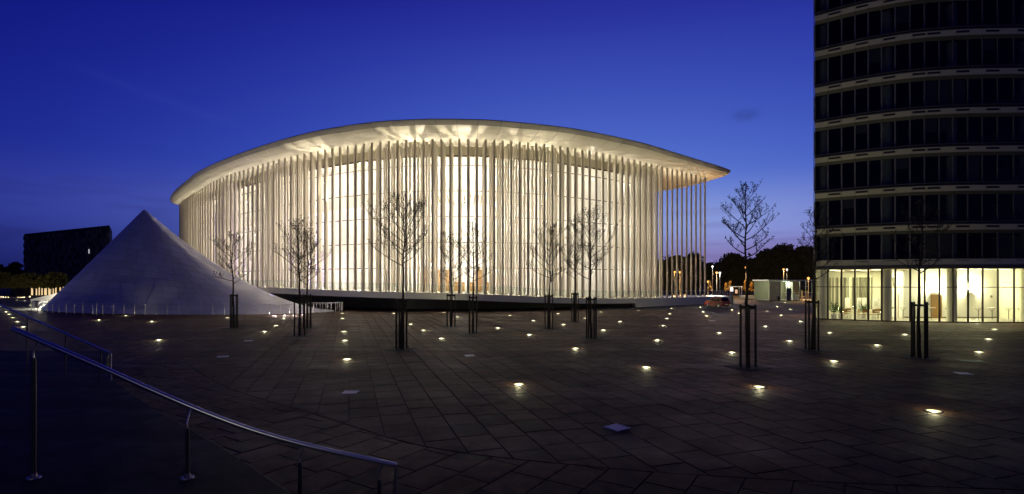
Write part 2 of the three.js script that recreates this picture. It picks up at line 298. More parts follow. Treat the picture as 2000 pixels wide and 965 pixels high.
{ // the hall's solid core seen through the glass, facetted, with doors and ramps
  const D = (i) => lerp(9.5 + 1.1 * (((i + 60) % 18) / 18), 4.6, smooth(14, 31, i)), a = new Acc(), core = [];
  for (let i = -60; i < 30.5; i += 3) { const p = off(i, D(i)), q = off(Math.min(i + 3, 30.4), D(Math.min(i + 3, 30.4))); if (p.distanceTo(q) > 0.5) core.push([p, q]); }
  for (const [p, q] of core) a.quad(W3(p, 1), W3(q, 1), W3(q, TOP + 0.04), W3(p, TOP + 0.04));
  const end = core.at(-1)[1]; a.quad(W3(end, 1), V(20, 1, -104), V(20, TOP + 0.04, -104), W3(end, TOP + 0.04));
  const st = core[0][0]; a.quad(W3(st, 1), V(-74, 1, -134), V(-74, TOP + 0.04, -134), W3(st, TOP + 0.04));
  const wall = addTo('core_wall', a.geo(), M.foyer);
  const face = (i, w, h, y0, m, d = 0.12, name = 'door') => { const k = Math.floor((i + 60) / 3), [p, q] = core[clamp(k, 0, core.length - 1)], f = ((i + 60) / 3) % 1, c = p.clone().lerp(q, f), t = q.clone().sub(p), ang = Math.atan2(t.y, t.x), n = new THREE.Vector2(t.y, -t.x).normalize(); c.addScaledVector(n, d); part(name, box(w, h, 0.16, 0, 0, 0, ang).translate(c.x, y0 + h / 2, -c.y), m, wall); };
  for (const i of [-5.2, -1.9, -0.4, 5.4]) face(i, 1.1, 3.1, floorY(-9) + 0.02, M.wood);
  for (const i of [1.2, 3.8, 7]) face(i, 1.5, 1.3, floorY(-6) + 0.1, M.wood, 1.4, 'counter');
  for (let k = 0; k < 9; k++) face(-29.5 + k * 0.75, 0.55, 0.45, 11.2 + 0.05 * k, M.dark, 0.4, 'loudspeaker');
  // slanted louvre of small slats below the upper gallery
  for (let k = 0; k < 16; k++) { const i = -5 + k * 0.8, c = off(i, 7.2), s = Math.min(1.6, 0.5 + k * 0.12); part('louvre_slat', box(0.09, s, 0.4, 0, 0, 0, 0).rotateZ(k < 8 ? 0.25 : -0.12).translate(c.x, 15.6 - s / 2, -c.y), M.wood, wall); }
  // galleries: two slim decks along the core
  for (const y of [8.1, 14.7]) { const g = new Acc(); for (let i = -58; i < 14; i += 2) { const p = off(i, 8.2), q = off(i + 2, 8.2), p2 = off(i, 11), q2 = off(i + 2, 11); g.hex([W3(p, y), W3(q, y), W3(q2, y), W3(p2, y)], [W3(p, y + 0.22), W3(q, y + 0.22), W3(q2, y + 0.22), W3(p2, y + 0.22)]); } part('gallery', g.geo(), M.foyer, wall); }
}
// lamps of the foyer, the uplights among the columns, and added fill lamps
{
  const bulb = new THREE.SphereGeometry(0.11, 12, 8);
  const hang = (i, d, y, cd, rgb = [1, 0.9, 0.79]) => { const p = W3(off(i, d), y), b = part('foyer_lamp', bulb.clone().translate(p.x, p.y, p.z), glow(...rgb, 4), hall); lamp(p, ...rgb, cd, 5.5); return b; };
  for (let i = -56; i <= 29; i += 6) { const d = lerp(6.3, 3.9, smooth(8, 29, i)), k = lerp(1, 0.3, smooth(6, 24, i)) * (1 + 0.6 * Math.exp(-Math.pow((i + 1) / 9, 2))); hang(i, d, 5.2, FOYER * k); hang(Math.min(i + 3, 29), lerp(6.3, 3.9, smooth(8, 29, i + 3)), 12.2, FOYER * k); hang(i, d + 0.2, 18.8, FOYER * k); }
  hang(-26.5, 6.8, 7, 120, [0.45, 0.2, 1]);
  const cup = new THREE.CylinderGeometry(0.07, 0.09, 0.1, 12);
  for (let i = -58; i <= 36; i += 3) { const q = off(i + 0.5, 0.7), y = floorY(q.x); part('uplight', cup.clone().translate(q.x, y + 0.05, -q.y), glow(1, 0.86, 0.6, 2.5), hall); spot(W3(q, y + 0.12), W3(off(i + 0.5, 0.75), TOP), 1, 0.87, 0.67, UPLIGHT, 0.3); for (const o of [0.5, 2.5]) { const n = off(i + o, 0.68), yn = floorY(n.x), b = off(i + o, 0.78); part('added_downlight', cup.clone().translate(n.x, TOP - 0.03, -n.y), glow(1, 0.88, 0.7, 1), hall); spot(W3(n, yn + 0.15), W3(b, TOP), 1, 0.89, 0.72, FILL_BEAM * 0.4, 0.135, 0.5, 1); spot(W3(n, TOP - 0.12), W3(b, yn), 1, 0.89, 0.72, FILL_BEAM, 0.135, 0.5, 1); }  // downlights and narrow up and down beams are added to brighten the inner columns
    const f = off(i + 0.5, -1.7); part('uplight', cup.clone().translate(f.x, floorY(f.x) + 0.03, -f.y), glow(1, 0.86, 0.6, 1.5), hall); spot(W3(f, floorY(f.x) + 0.1), W3(off(Math.min(i + 0.5, 38.5), -OV(i) * 0.68), TOP), 1, 0.87, 0.63, SOFFIT_FILL, 0.2); }  // outer uplights on the deck are added to brighten the soffit
  // three strong projectors high behind the front rank throw fans of light on the soffit
  for (const [i, cd] of [[-14.5, 1], [-3.5, 1], [2.5, 1], [9.5, 0.4], [12.5, 0.4]]) { const q = off(i, 2.05), y = TOP - 7.5, aim = off(i, -2.6); part('projector', rbox(0.2, 0.14, 0.2, 0.03, q.x, y - 0.1, -q.y), M.dark, hall); part('projector_lens', cup.clone().translate(q.x, y + 0.02, -q.y), glow(1, 0.88, 0.62, 2), hall); spot(W3(q, y + 0.14), W3(aim, TOP), 1, 0.88, 0.66, FAN * cd, 0.5, 0.25, 0.6); }
}
{ // the raised terrace the hall stands on: sloping deck, fascia, dark recess below, glass balustrade
  const terrace = thing('hall_terrace', 'long pale sloping terrace slab under the round hall above a black recess', 'terrace');
  const L = (i) => i <= 39 ? off(i, -2.4) : [off(39, -2.4), new THREE.Vector2(36.7, 85.6), new THREE.Vector2(38.2, 93)].reduce((r, p, k, A) => k === Math.floor(i - 39) ? p.clone().lerp(A[Math.min(k + 1, 2)], i - 39 - k) : r, new THREE.Vector2(38.2, 93));
  const Bk = (i) => i <= 39 ? off(i, 26 - 20 * smooth(20, 39, i)) : new THREE.Vector2(31, 97);
  const I = []; for (let i = -52; i <= 41; i++) I.push(i);
  const deck = new Acc(), fas = new Acc(), und = new Acc();
  const thick = (x) => table([-40, -7, 0, 6, 14, 16.5, 40], [0.74, 0.77, 0.79, 0.7, 0.66, 0.64, 0.6], x);
  for (let k = 0; k < I.length - 1; k++) {
    const a = L(I[k]), b = L(I[k + 1]), c = Bk(I[k + 1]), d = Bk(I[k]), ya = floorY(a.x), yb = floorY(b.x), solid = b.x > 17.4;
    deck.quad(W3(a, ya), W3(b, yb), W3(c, floorY(c.x)), W3(d, floorY(d.x)));
    const a2 = solid ? -0.05 : ya - thick(a.x), b2 = solid ? -0.05 : yb - thick(b.x);
    fas.quad(W3(a, a2), W3(b, b2), W3(b, yb), W3(a, ya));
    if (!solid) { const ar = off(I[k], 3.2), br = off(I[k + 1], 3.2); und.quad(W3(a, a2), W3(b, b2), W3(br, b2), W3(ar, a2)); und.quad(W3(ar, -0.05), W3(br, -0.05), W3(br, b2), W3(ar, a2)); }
  }
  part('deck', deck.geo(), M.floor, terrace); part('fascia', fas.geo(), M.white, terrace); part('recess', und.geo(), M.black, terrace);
  { const a = new THREE.Vector2(17.1, 72.6), b = new THREE.Vector2(19.5, 78), A = new Acc(); A.quad(W3(a, -0.05), W3(b, -0.05), W3(b, 1.1), W3(a, 1.1)); part('recess_end_wall', A.geo(), M.concrete, terrace); }
  part('end_pier', box(0.5, 2.0, 0.5, 36.8, 0.95, -85.9), M.concrete, terrace);
  const bal = thing('terrace_balustrade', 'low clear glass balustrade with a thin rail along the terrace edge', 'balustrade');
  const e = (i) => { const p = L(i), q = i <= 39 ? inward(i) : new THREE.Vector2(0, 1); return p.clone().addScaledVector(q, 0.12); };
  const pts = [];
  for (let i = -34; i <= 39; i += 1.5) {
    const a = e(i + 0.02), b = e(Math.min(i + 1.48, 39)), A = new Acc(); A.quad(W3(a, floorY(a.x) + 0.05), W3(b, floorY(b.x) + 0.05), W3(b, floorY(b.x) + 1.0), W3(a, floorY(a.x) + 1.0));
    part('glass_pane', A.geo(), M.rim, bal); pts.push(W3(e(i), floorY(e(i).x) + 1.02));
  }
  for (const i of [39, 40]) pts.push(W3(e(i), floorY(e(i).x) + 1.02));
  part('top_rail', tube(pts, 0.025, 6), M.steel, bal);
  for (let k = 0; k <= 9; k++) { const a = e(38.4).lerp(e(40), k / 9); part('post', cyl(0.03, 0.03, 1.0, a.x, floorY(a.x), -a.y, 8), M.steel, bal); }
}

// ---------------------------------------------------------------- the white shell-clad cone
{
  const cone = thing('cone_pavilion', 'big white pointed cone with flaring skirt beside the round hall', 'pavilion', [-47.4, 0, -66]);
  const B = [[-62.4, 68.6], [-58.4, 63.6], [-52.8, 59.8], [-47.4, 57.4], [-41.6, 55.9], [-36, 55.2], [-30.4, 55.2], [-25.6, 56.4], [-22.6, 58.6], [-21.4, 61.4], [-25, 66.5], [-35, 73], [-46, 78], [-56, 77], [-61.5, 73]];
  const curve = new THREE.CatmullRomCurve3(B.map(([x, z]) => V(x + 47.4, 0, -z + 66)), true, 'centripetal');
  const pw = (s) => { const k = s * B.length; return table([0, 3, 5, 7, 8.6, 10, 12, 14, 15], [1.02, 1.1, 1.2, 1.4, 1.68, 1.55, 1.2, 1.05, 1.02], k); };
  const H = 12.95;
  const S = (s, q) => { const b = curve.getPoint(((s % 1) + 1) % 1).multiplyScalar(q); b.y = H * (1 - Math.pow(q, 1)) ; b.y = H * Math.pow(1 - Math.sqrt(q * q + 0.00006), pw(((s % 1) + 1) % 1)); if (!(b.y >= 0)) b.y = 0; return b; };
  part('body', grid((u, v) => { const q = S(u, lerp(0.004, 0.998, v)); return q.multiplyScalar(0.997); }, 120, 40), M.post, cone);
  const rows = 17, rest = []; let n = 0;
  for (let r = 0; r < rows; r++) {
    const q0 = r === 0 ? 0.006 : r / rows, q1 = (r + 1) / rows, m = Math.max(6, Math.round(44 * q1));
    for (let k = 0; k < m; k++) {
      const s0 = (k + (r % 2) * 0.5) / m, s1 = s0 + 1 / m, mid = ((s0 + s1) / 2) % 1, front = mid < 0.69 || mid > 0.965, g = 0.022 / (curve.getLength() * q1);
            const f = (u, v) => { const s = lerp(s0 + g, s1 - g, u); const w = lerp(q0 + 0.0009, q1 - 0.0009, v), q = w - 0.26 * Math.cos(6.2832 * (s - 0.12)) * w * (1 - w) * (1 - w); return S(s, clamp(q, 0.004, 1)); };
      const g2 = slabOf(f, 3, 3, 0.02);
      if (front && n < 300) { n++; part('cladding_panel', g2, M.shells[Math.floor(hash2(r, k) * 3)], cone); } else rest.push(g2);
    }
  }
  part('rear_cladding', rest, M.shell, cone, true);
  for (const px of [536, 556, 574, 592]) { const g = ground(px, 617 - (px - 536) * 0.03), q = V(g.x + 47.4, 0, g.z + 66); part('foot_light', [cyl(0.12, 0.12, 0.03, q.x, 0, q.z, 16)], M.steel, cone); part('lamp_lens', cyl(0.09, 0.09, 0.02, q.x, 0.03, q.z, 16), glow(1, 0.85, 0.7, 3), cone); lamp(V(g.x, 0.12, g.z), 1, 0.84, 0.74, 7, 3); }
  // guard fence along its foot
  const fence = thing('cone_fence', 'thin low guard fence of slim posts along the foot of the white cone', 'fence', [-47.4, 0, -66]);
  const fp = (s) => { const b = curve.getPoint(s), l = b.length(); return b.multiplyScalar((l + 1.1) / l); };
  const rail = [];
  for (let k = 0; k <= 44; k++) { const p = fp(0.02 + 0.62 * k / 44); part('post', cyl(0.03, 0.03, 1.05, p.x, 0, p.z, 6), M.steel, fence); rail.push(V(p.x, 1.06, p.z)); }
  part('top_rail', tube(rail, 0.018, 5), M.steel, fence);
  const g0 = fp(0.02 + 0.62 * 13 / 44), g1 = fp(0.02 + 0.62 * 14.4 / 44);
  part('gate_frame', [rod(V(g0.x, 0, g0.z), V(g0.x, 1.25, g0.z), 0.035), rod(V(g1.x, 0, g1.z), V(g1.x, 1.25, g1.z), 0.035), rod(V(g0.x, 1.25, g0.z), V(g1.x, 1.25, g1.z), 0.035)], M.steel, fence);
  const railing = thing('ramp_railing', 'short steel railing with square end by the tip of the white cone', 'railing');
  const R = (px) => P(px, 609, 61.8); const tops = [];
  for (const px of [600, 613, 618, 630, 640, 647, 663]) { const p = R(px).setY(0); part('post', rod(p, p.clone().setY(1.02), 0.035, 6), M.steel, railing); tops.push(p.clone().setY(1.03)); }
  part('top_rail', rod(tops[0], tops.at(-1), 0.035, 6), M.steel, railing);
}

// ---------------------------------------------------------------- the curved office tower
const TX = [1591, 1616.6, 1643.5, 1670, 1697, 1724, 1751, 1781, 1810.6, 1840, 1867, 1897, 1926, 1956, 1988, 2018, 2049, 2081];
const TH = [456.7, 462.6, 468.8, 474.7, 480.4, 485, 489.6, 493.9, 497.1, 499.3, 501.1, 502.5, 503.3, 503.8, 504.4, 504.2, 503.4, 502];
const T0 = (s) => { const ks = TX.map((_, i) => i), z = 43.5 * 504.4 / table(ks, TH, s), x = table(ks, TX, s); return new THREE.Vector2((x - 1000) / F * z, z); };
const tin = (s) => { const k = clamp(s, 0.6, 16.4), t = T0(k + 0.6).sub(T0(k - 0.6)).normalize(); return new THREE.Vector2(-t.y, t.x); };
const tp = (s, d) => T0(s).addScaledVector(tin(s), d);
const tang = (s) => { const n = tin(s); return -Math.atan2(-n.x, n.y); };      // turn about y that lays x along the front
const atPx = (px, d) => { let a = 0, b = 17; for (let k = 0; k < 40; k++) { const m = (a + b) / 2, q = tp(m, d); (q.x / q.y * F + 1000 < px) ? a = m : b = m; } return a; };
const NB = 17;
const tower = thing('office_tower', 'dark curved glass office tower with pale spandrel bands over a lit ground floor', 'office tower');
const tpart = (n, g, m, p = tower, stuff) => part(n, g, m, p, stuff);
const wallHex = (s0, s1, d0b, d0t, y0, y1, t) => hexa([W3(tp(s0, d0b), y0), W3(tp(s1, d0b), y0), W3(tp(s1, d0b + t), y0), W3(tp(s0, d0b + t), y0)], [W3(tp(s0, d0t), y1), W3(tp(s1, d0t), y1), W3(tp(s1, d0t + t), y1), W3(tp(s0, d0t + t), y1)]);
const band = (d, t, y0, y1, s0 = 0, s1 = NB) => { const g = []; for (let s = s0; s < s1; s += 0.5) g.push(wallHex(s, Math.min(s + 0.5, s1), d, d, y0, y1, t)); return g; };
const FL = [8.73, 12.07, 15.4, 18.7, 22, 25.4, 28.75];
const vents = [1, 3, 5, 7, 8, 10, 12, 14, 16];
const panelRow = (y0, y1, d1, slots) => {
  for (let k = 0; k < NB; k++) {
    const p = tpart('spandrel_panel', wallHex(k + 0.012, k + 0.988, d1 * 0.45, 0.05, y0, y1, 0.06), M.spandrel);
    if (slots && vents.includes(k)) { const h = y1 - y0; tpart('vent', wallHex(k + 0.07, k + 0.93, 0.05 + d1 * 0.12 - 0.012, 0.05 + 0.1 * d1 - 0.012, y0 + h * 0.42, y0 + h * 0.8, 0.05), M.black, p); for (let l = 0; l < 2; l++) tpart('vent_louvre', wallHex(k + 0.08, k + 0.92, 0.05 + d1 * 0.12 - 0.02, 0.05 + d1 * 0.12 - 0.02, y0 + h * (0.5 + 0.14 * l), y0 + h * (0.53 + 0.14 * l), 0.02), M.ledge, p); }
  }
};
for (const y of FL) {
  tpart('ledge', band(0, 0.5, y - 0.07, y), M.ledge); tpart('ledge_rail', band(0.05, 0.06, y - 0.24, y - 0.19), M.ledge);
  tpart('ledge_backing', band(0.16, 0.2, y - 0.3, y - 0.08), M.black);
  panelRow(y - 0.74, y - 0.28, 0.3, true);
  for (let k = 0; k < NB; k++) tpart('lip', wallHex(k + 0.012, k + 0.988, 0.36, 0.14, y - 1.0, y - 0.745, 0.06), M.lip);
  tpart('floor_slab', band(0.42, 8, y - 0.95, y - 0.1), M.dark);
}
panelRow(5.0, 5.5, 0.02, true);
tpart('ledge', band(-0.06, 0.5, 4.86, 4.97), M.lip); tpart('soffit_edge', band(0.06, 0.4, 4.66, 4.855), M.ledge);
const GLZ = 0.42, UP = [[5.5, 7.73], ...FL.slice(0, -1).map((y, i) => [y + 0.01, FL[i + 1] - 1.0]), [28.76, 32]];
for (const [lo, hi] of UP) for (let k = 0; k < NB; k++) {
  const A = new Acc(), a = tp(k + 0.03, GLZ), b = tp(k + 0.97, GLZ); A.quad(W3(a, lo), W3(b, lo), W3(b, hi), W3(a, hi)); tpart('window_pane', A.geo(), M.tint);
  const m = tp(k, GLZ - 0.03); tpart('mullion', box(0.05, hi - lo, 0.12, 0, 0, 0, tang(k)).translate(m.x, (lo + hi) / 2, -m.y), M.mullion);
}
for (const [f, k, h, m] of [[0, 8, 1, 1], [0, 9, 1, 1], [0, 13, 0.5, 0], [1, 2, 0.35, 0], [1, 14, 0.6, 0], [1, 15, 0.6, 0], [2, 6, 0.4, 0], [2, 11, 1, 0], [3, 3, 0.3, 0], [3, 8, 0.5, 0], [3, 9, 0.5, 0], [4, 8, 1, 0], [4, 9, 1, 0], [4, 10, 1, 0], [5, 4, 0.5, 0], [5, 12, 0.4, 0], [6, 6, 0.6, 0]]) { const [lo, hi] = UP[f]; tpart('blind', wallHex(k + 0.06, k + 0.94, GLZ + 0.14, GLZ + 0.14, hi - (hi - lo) * h, hi, 0.02), m ? M.stripe : M.shade); }
{ // round columns inside, dark core behind the offices, roof
  for (const s of [0.62, 5.55, 10.4, 15.4]) { const q = tp(s, 1.15); tpart('column', cyl(0.36, 0.36, 27.2, q.x, 4.9, -q.y, 20), M.concrete); const g = tp(s, 1.15); tpart('column', cyl(0.36, 0.36, 4.66, g.x, 0, -g.y, 24), M.cream); }
  const ceil = new Acc(), flo = new Acc();
  for (let s = 0; s < NB; s += 0.5) { const a = tp(s, 0.35), b = tp(s + 0.5, 0.35), c = tp(s + 0.5, 10.2), d = tp(s, 10.2); ceil.quad(W3(a, 4.68), W3(b, 4.68), W3(c, 4.68), W3(d, 4.68)); flo.quad(W3(a, 0.03), W3(b, 0.03), W3(c, 0.03), W3(d, 0.03)); }
  tpart('ceiling', ceil.geo(), M.cream); tpart('floor', flo.geo(), M.floor);
  tpart('office_core', band(6.2, 0.3, 5.0, 32), M.dark); tpart('roof', band(0, 8.5, 32, 32.6), M.ledge);
  const e0 = tp(0, 0.45), e1 = tp(0, 8.4), A = new Acc(); A.quad(W3(e0, 4.98), W3(e1, 4.98), W3(e1, 32), W3(e0, 32)); tpart('end_wall', A.geo(), M.dark);
  const f0 = tp(NB, 0.45), f1 = tp(NB, 10.2), Q = new Acc(); Q.quad(W3(f0, 0), W3(f1, 0), W3(f1, 32), W3(f0, 32)); tpart('end_wall', Q.geo(), M.cream);
  // glass fin running past the end of every floor
  for (let y = 4.97; y < 31.9; y += 1.667) { const a = P(1589.5, 0, 48.1), b = P(1600, 0, 48.35), G = new Acc(), h = Math.min(y + 1.63, 32); G.quad(a.clone().setY(y), b.clone().setY(y), b.clone().setY(h), a.clone().setY(h)); tpart('glass_fin', G.geo(), M.fin); }
  const a = P(1589.5, 0, 48.1); tpart('fin_edge', box(0.03, 27, 0.05, a.x, 18.4, a.z), M.mullion);
}
{ // ground floor glazing
  for (let k = 0; k < NB; k++) {
    for (const [lo, hi] of [[0.1, 3.02], [3.09, 4.66]]) { const A = new Acc(), a = tp(k + 0.03, 0.36), b = tp(k + 0.97, 0.36); A.quad(W3(a, lo), W3(b, lo), W3(b, hi), W3(a, hi)); tpart('shop_window', A.geo(), M.clear); }
    const m = tp(k, 0.33); tpart('mullion', box(0.06, 4.66, 0.14, 0, 0, 0, tang(k)).translate(m.x, 2.33, -m.y), M.brown);
  }
  tpart('transom', band(0.3, 0.1, 3.025, 3.085), M.brown); tpart('plinth', band(0.28, 0.14, 0, 0.095), M.brown);
  // the end glazing, seen obliquely at the corner
  for (let k = 0; k < 4; k++) { const a = tp(0, 0.36 + k * 2.2), b = tp(0, 0.36 + (k + 1) * 2.2 - 0.06), A = new Acc(); A.quad(W3(a, 0.1), W3(b, 0.1), W3(b, 4.66), W3(a, 4.66)); tpart('shop_window', A.geo(), M.clear); }
  // back wall of the cafe: tall hanging strips; the white lobby wall stands forward of it
  tpart('back_wall', band(9.4, 0.2, 0, 4.67, 0, 9), M.cream);
  const r = mulberry(5);
  for (let s = 0.2; s < 6.6; s += 0.13) { const q = tp(s, 9.1 + 0.12 * r()); tpart('curtain_strip', box(0.14, 3.3 + 0.0 * r(), 0.05, 0, 0, 0, tang(s) + (r() - 0.5) * 0.7).translate(q.x, 2.35, -q.y), r() < 0.55 ? M.stripe : M.cream); }
  const W = [atPx(1766, 5.6), atPx(1971, 5.6)];
  tpart('lobby_wall', band(5.6, 0.25, 0.03, 4.67, W[0], W[1]), M.foyer);
  { const a = tp(W[0], 5.61), b = tp(W[0], 9.3), A = new Acc(); A.quad(W3(a, 0.03), W3(b, 0.03), W3(b, 4.67), W3(a, 4.67)); tpart('side_wall', A.geo(), M.foyer); }
  tpart('niche_wall', band(7.2, 0.2, 0.03, 4.67, W[1] - 0.3, NB), M.concrete);
  tpart('skirting', band(5.575, 0.02, 0.035, 0.16, W[0], W[1]), M.stripe);
  const on = (px, d, w, h, y, t, m, name) => { const s = atPx(px, d), q = tp(s, d); return tpart(name, box(w, h, t, 0, 0, 0, tang(s)).translate(q.x, y + h / 2, -q.y), m); };
  on(1829, 5.56, 1.05, 2.25, 0.04, 0.08, M.wood, 'door'); on(1757, 6.6, 0.35, 2.25, 0.04, 0.08, M.wood, 'door'); on(1990, 7.1, 2.2, 2.4, 0.04, 0.08, M.wood, 'door');
  on(1752, 7.4, 1.0, 0.85, 3.1, 0.04, M.stripe, 'blind');
  on(1936, 5.57, 0.18, 0.22, 2.0, 0.05, M.stripe, 'notice');
  for (const px of [1829, 1901, 1978]) {
    const d = px > 1970 ? 6.9 : 5.3, s = atPx(px, d), q = tp(s, d);
    const u = tpart('wall_uplight', [box(0.62, 0.16, 0.22, 0, 0, 0, tang(s)).translate(q.x, 2.62, -q.y)], M.cream);
    const g = tp(s, d - 0.02); tpart('lamp_tube', box(0.5, 0.03, 0.1, 0, 0, 0, tang(s)).translate(g.x, 2.72, -g.y), glow(1, 0.9, 0.58, 5), u);
    for (const o of [-0.2, 0.2]) { const w = tp(s + o, d - 0.15); lamp(W3(w, 2.9), 1, 0.95, 0.55, WALLUP, 4); }
  }
  // square ceiling lamps
  for (const [px, d] of [[1626, 3], [1640, 7], [1672, 4], [1690, 7.5], [1712, 3.5], [1735, 6.5], [1800, 3], [1880, 3], [1960, 3]]) {
    const s = atPx(px, d), q = tp(s, d); tpart('ceiling_lamp', box(0.6, 0.03, 0.6, q.x, 4.65, -q.y, 0), glow(1, 0.9, 0.6, 4));
    const l = new THREE.RectAreaLight(new THREE.Color().setRGB(1, 0.95, 0.54), px < 1750 ? CEIL * 1.7 : CEIL * 0.45, 0.6, 0.6); l.position.set(q.x, 4.62, -q.y); l.lookAt(q.x, 0, -q.y); scene.add(l);
  }
}
{ // what stands in the cafe and the lobby
  const bar = thing('bar_table', '', 'table');
  part('table_top', cyl(0.33, 0.33, 0.035, 0, 1.08, 0, 20), M.table, bar); part('base', cyl(0.24, 0.22, 0.03, 0, 0, 0, 18), M.steel, bar);
  part('stem', [rod(V(0, 0.03, 0), V(0, 0.78, 0), 0.03), ...[0, 2.1, 4.2].map((a) => rod(V(0, 0.76, 0), V(0.24 * Math.cos(a), 1.08, 0.24 * Math.sin(a)), 0.018))], M.mullion, bar);
  const words = ['beside the narrow wooden door', 'behind the tree stakes', 'in front of the wide wooden door', 'left of the round lobby column', 'first to the right of the round lobby column', 'below the small wall notice', 'before the corner of the white lobby wall', 'in front of the big wooden niche door'];
  [1764, 1788, 1819, 1852, 1911, 1938, 1970, 1994].forEach((px, k) => {
    const o = k ? bar.clone() : bar; if (k) { o.name = numbered('bar_table'); scene.add(o); }
    const q = tp(atPx(px, 3.6), 3.6); o.position.set(q.x, 0.03, -q.y); o.rotation.y = k; tag(o, `round high bar table on forked stem ${words[k]}`, 'table', 'high tables in the lit lobby');
  });
  const chair = thing('cafe_chair', '', 'chair');
  part('seat', rbox(0.44, 0.05, 0.44, 0.02, 0, 0.45, 0), M.wood, chair); part('backrest', rbox(0.42, 0.36, 0.03, 0.012, 0, 0.76, 0.21), M.wood, chair);
  for (const [x, z] of [[-0.18, -0.18], [0.18, -0.18], [-0.18, 0.2], [0.18, 0.2]]) part('leg', rod(V(x, 0.44, z), V(x * 1.15, 0, z * 1.15), 0.014, 6), M.steel, chair);
  [[1648, 2.4], [1655, 3.6], [1683, 2.2], [1690, 3.4], [1701, 2.3], [1716, 3.0], [1722, 4.2]].forEach(([px, d], k) => {
    const o = k ? chair.clone() : chair; if (k) { o.name = numbered('cafe_chair'); scene.add(o); }
    const q = tp(atPx(px, d), d); o.position.set(q.x, 0.03, -q.y); o.rotation.y = k * 1.9;
    tag(o, 'wooden cafe chair on thin steel legs ' + ['by the potted palm', 'facing the first display board', 'near the middle of the cafe window', 'behind the middle cafe chair', 'before the double display boards', 'beside the cafe column', 'farthest back by the cafe column'][k], 'chair', 'chairs in the lit cafe');
  });
  const tab = thing('cafe_table', '', 'table');
  part('table_top', cyl(0.4, 0.4, 0.03, 0, 0.71, 0, 20), M.table, tab); part('stem', cyl(0.03, 0.03, 0.7, 0, 0.02, 0), M.steel, tab); part('base', cyl(0.25, 0.22, 0.03, 0, 0, 0, 16), M.steel, tab);
  [[1662, 3.0], [1694, 4.4], [1710, 3.2]].forEach(([px, d], k) => { const o = k ? tab.clone() : tab; if (k) { o.name = numbered('cafe_table'); scene.add(o); } const q = tp(atPx(px, d), d); o.position.set(q.x, 0.03, -q.y); tag(o, 'round low cafe table ' + ['close to the potted palm', 'deepest in the cafe', 'next to the round cafe column'][k], 'table', 'tables in the lit cafe'); });
  [[1655, 4.4, 1.0], [1678, 5.2, 0.8], [1688, 5.6, 0.7], [1710, 5.4, 0.9], [1719, 5.0, 0.8]].forEach(([px, d, w], k) => {
    const s = atPx(px, d), q = tp(s, d), o = thing('display_board', 'tall white display board ' + ['standing alone near the palm', 'left one of the middle pair', 'right one of the middle pair', 'left one of the pair near the cafe column', 'closest to the cafe column'][k], 'board', [q.x, 0.03, -q.y], tang(s), 'white boards in the cafe');
    part('panel', rbox(w, 1.25, 0.05, 0.01, 0, 1.3, 0), M.foyer, o); for (const x of [-0.4, 0.4]) part('leg', rod(V(x * w, 0, 0), V(x * w, 0.7, 0), 0.02, 6), M.steel, o);
    if (k % 2) part('poster', box(w * 0.5, 0.5, 0.008, 0, 1.4, 0.031), M.table, o);
  });
  [[1629, 1.6, 2.1, 'large potted palm in the corner of the cafe window'], [1642, 2.6, 1.5, 'smaller leafy pot plant beside the large palm'], [1686, 4.8, 1.9, 'slim green plant between the middle display boards'], [1728, 5.6, 1.9, 'slim green plant behind the cafe column']].forEach(([px, d, h, label], k) => {
    const q = tp(atPx(px, d), d), o = thing('potted_plant', label, 'plant', [q.x, 0.03, -q.y], k, 'plants in the cafe'), r = mulberry(k + 40), A = new Acc();
    part('pot', cyl(0.2, 0.27, 0.45, 0, 0, 0, 16), M.foyer, o);
    for (let i = 0; i < 26; i++) {
      const a = r() * 6.28, l = h * (0.45 + 0.4 * r()), lean = 0.25 + 0.75 * r(); let p = V(0, 0.4, 0);
      for (let s = 0; s < 7; s++) { const t = s / 7, n = V(Math.cos(a) * lean * l * (t + 0.14), 0.4 + (h - 0.5) * (t + 0.14) * (1 - 0.55 * lean * (t + 0.14)) , Math.sin(a) * lean * l * (t + 0.14)), sd = V(-Math.sin(a), 0.3, Math.cos(a)).multiplyScalar(0.09 * Math.sin(Math.PI * (t + 0.1))); A.tri(p, n, p.clone().add(sd)); A.tri(p, n, p.clone().sub(sd)); p = n; }
    }
    part('foliage', A.geo(), PLANT, o);
  });
}

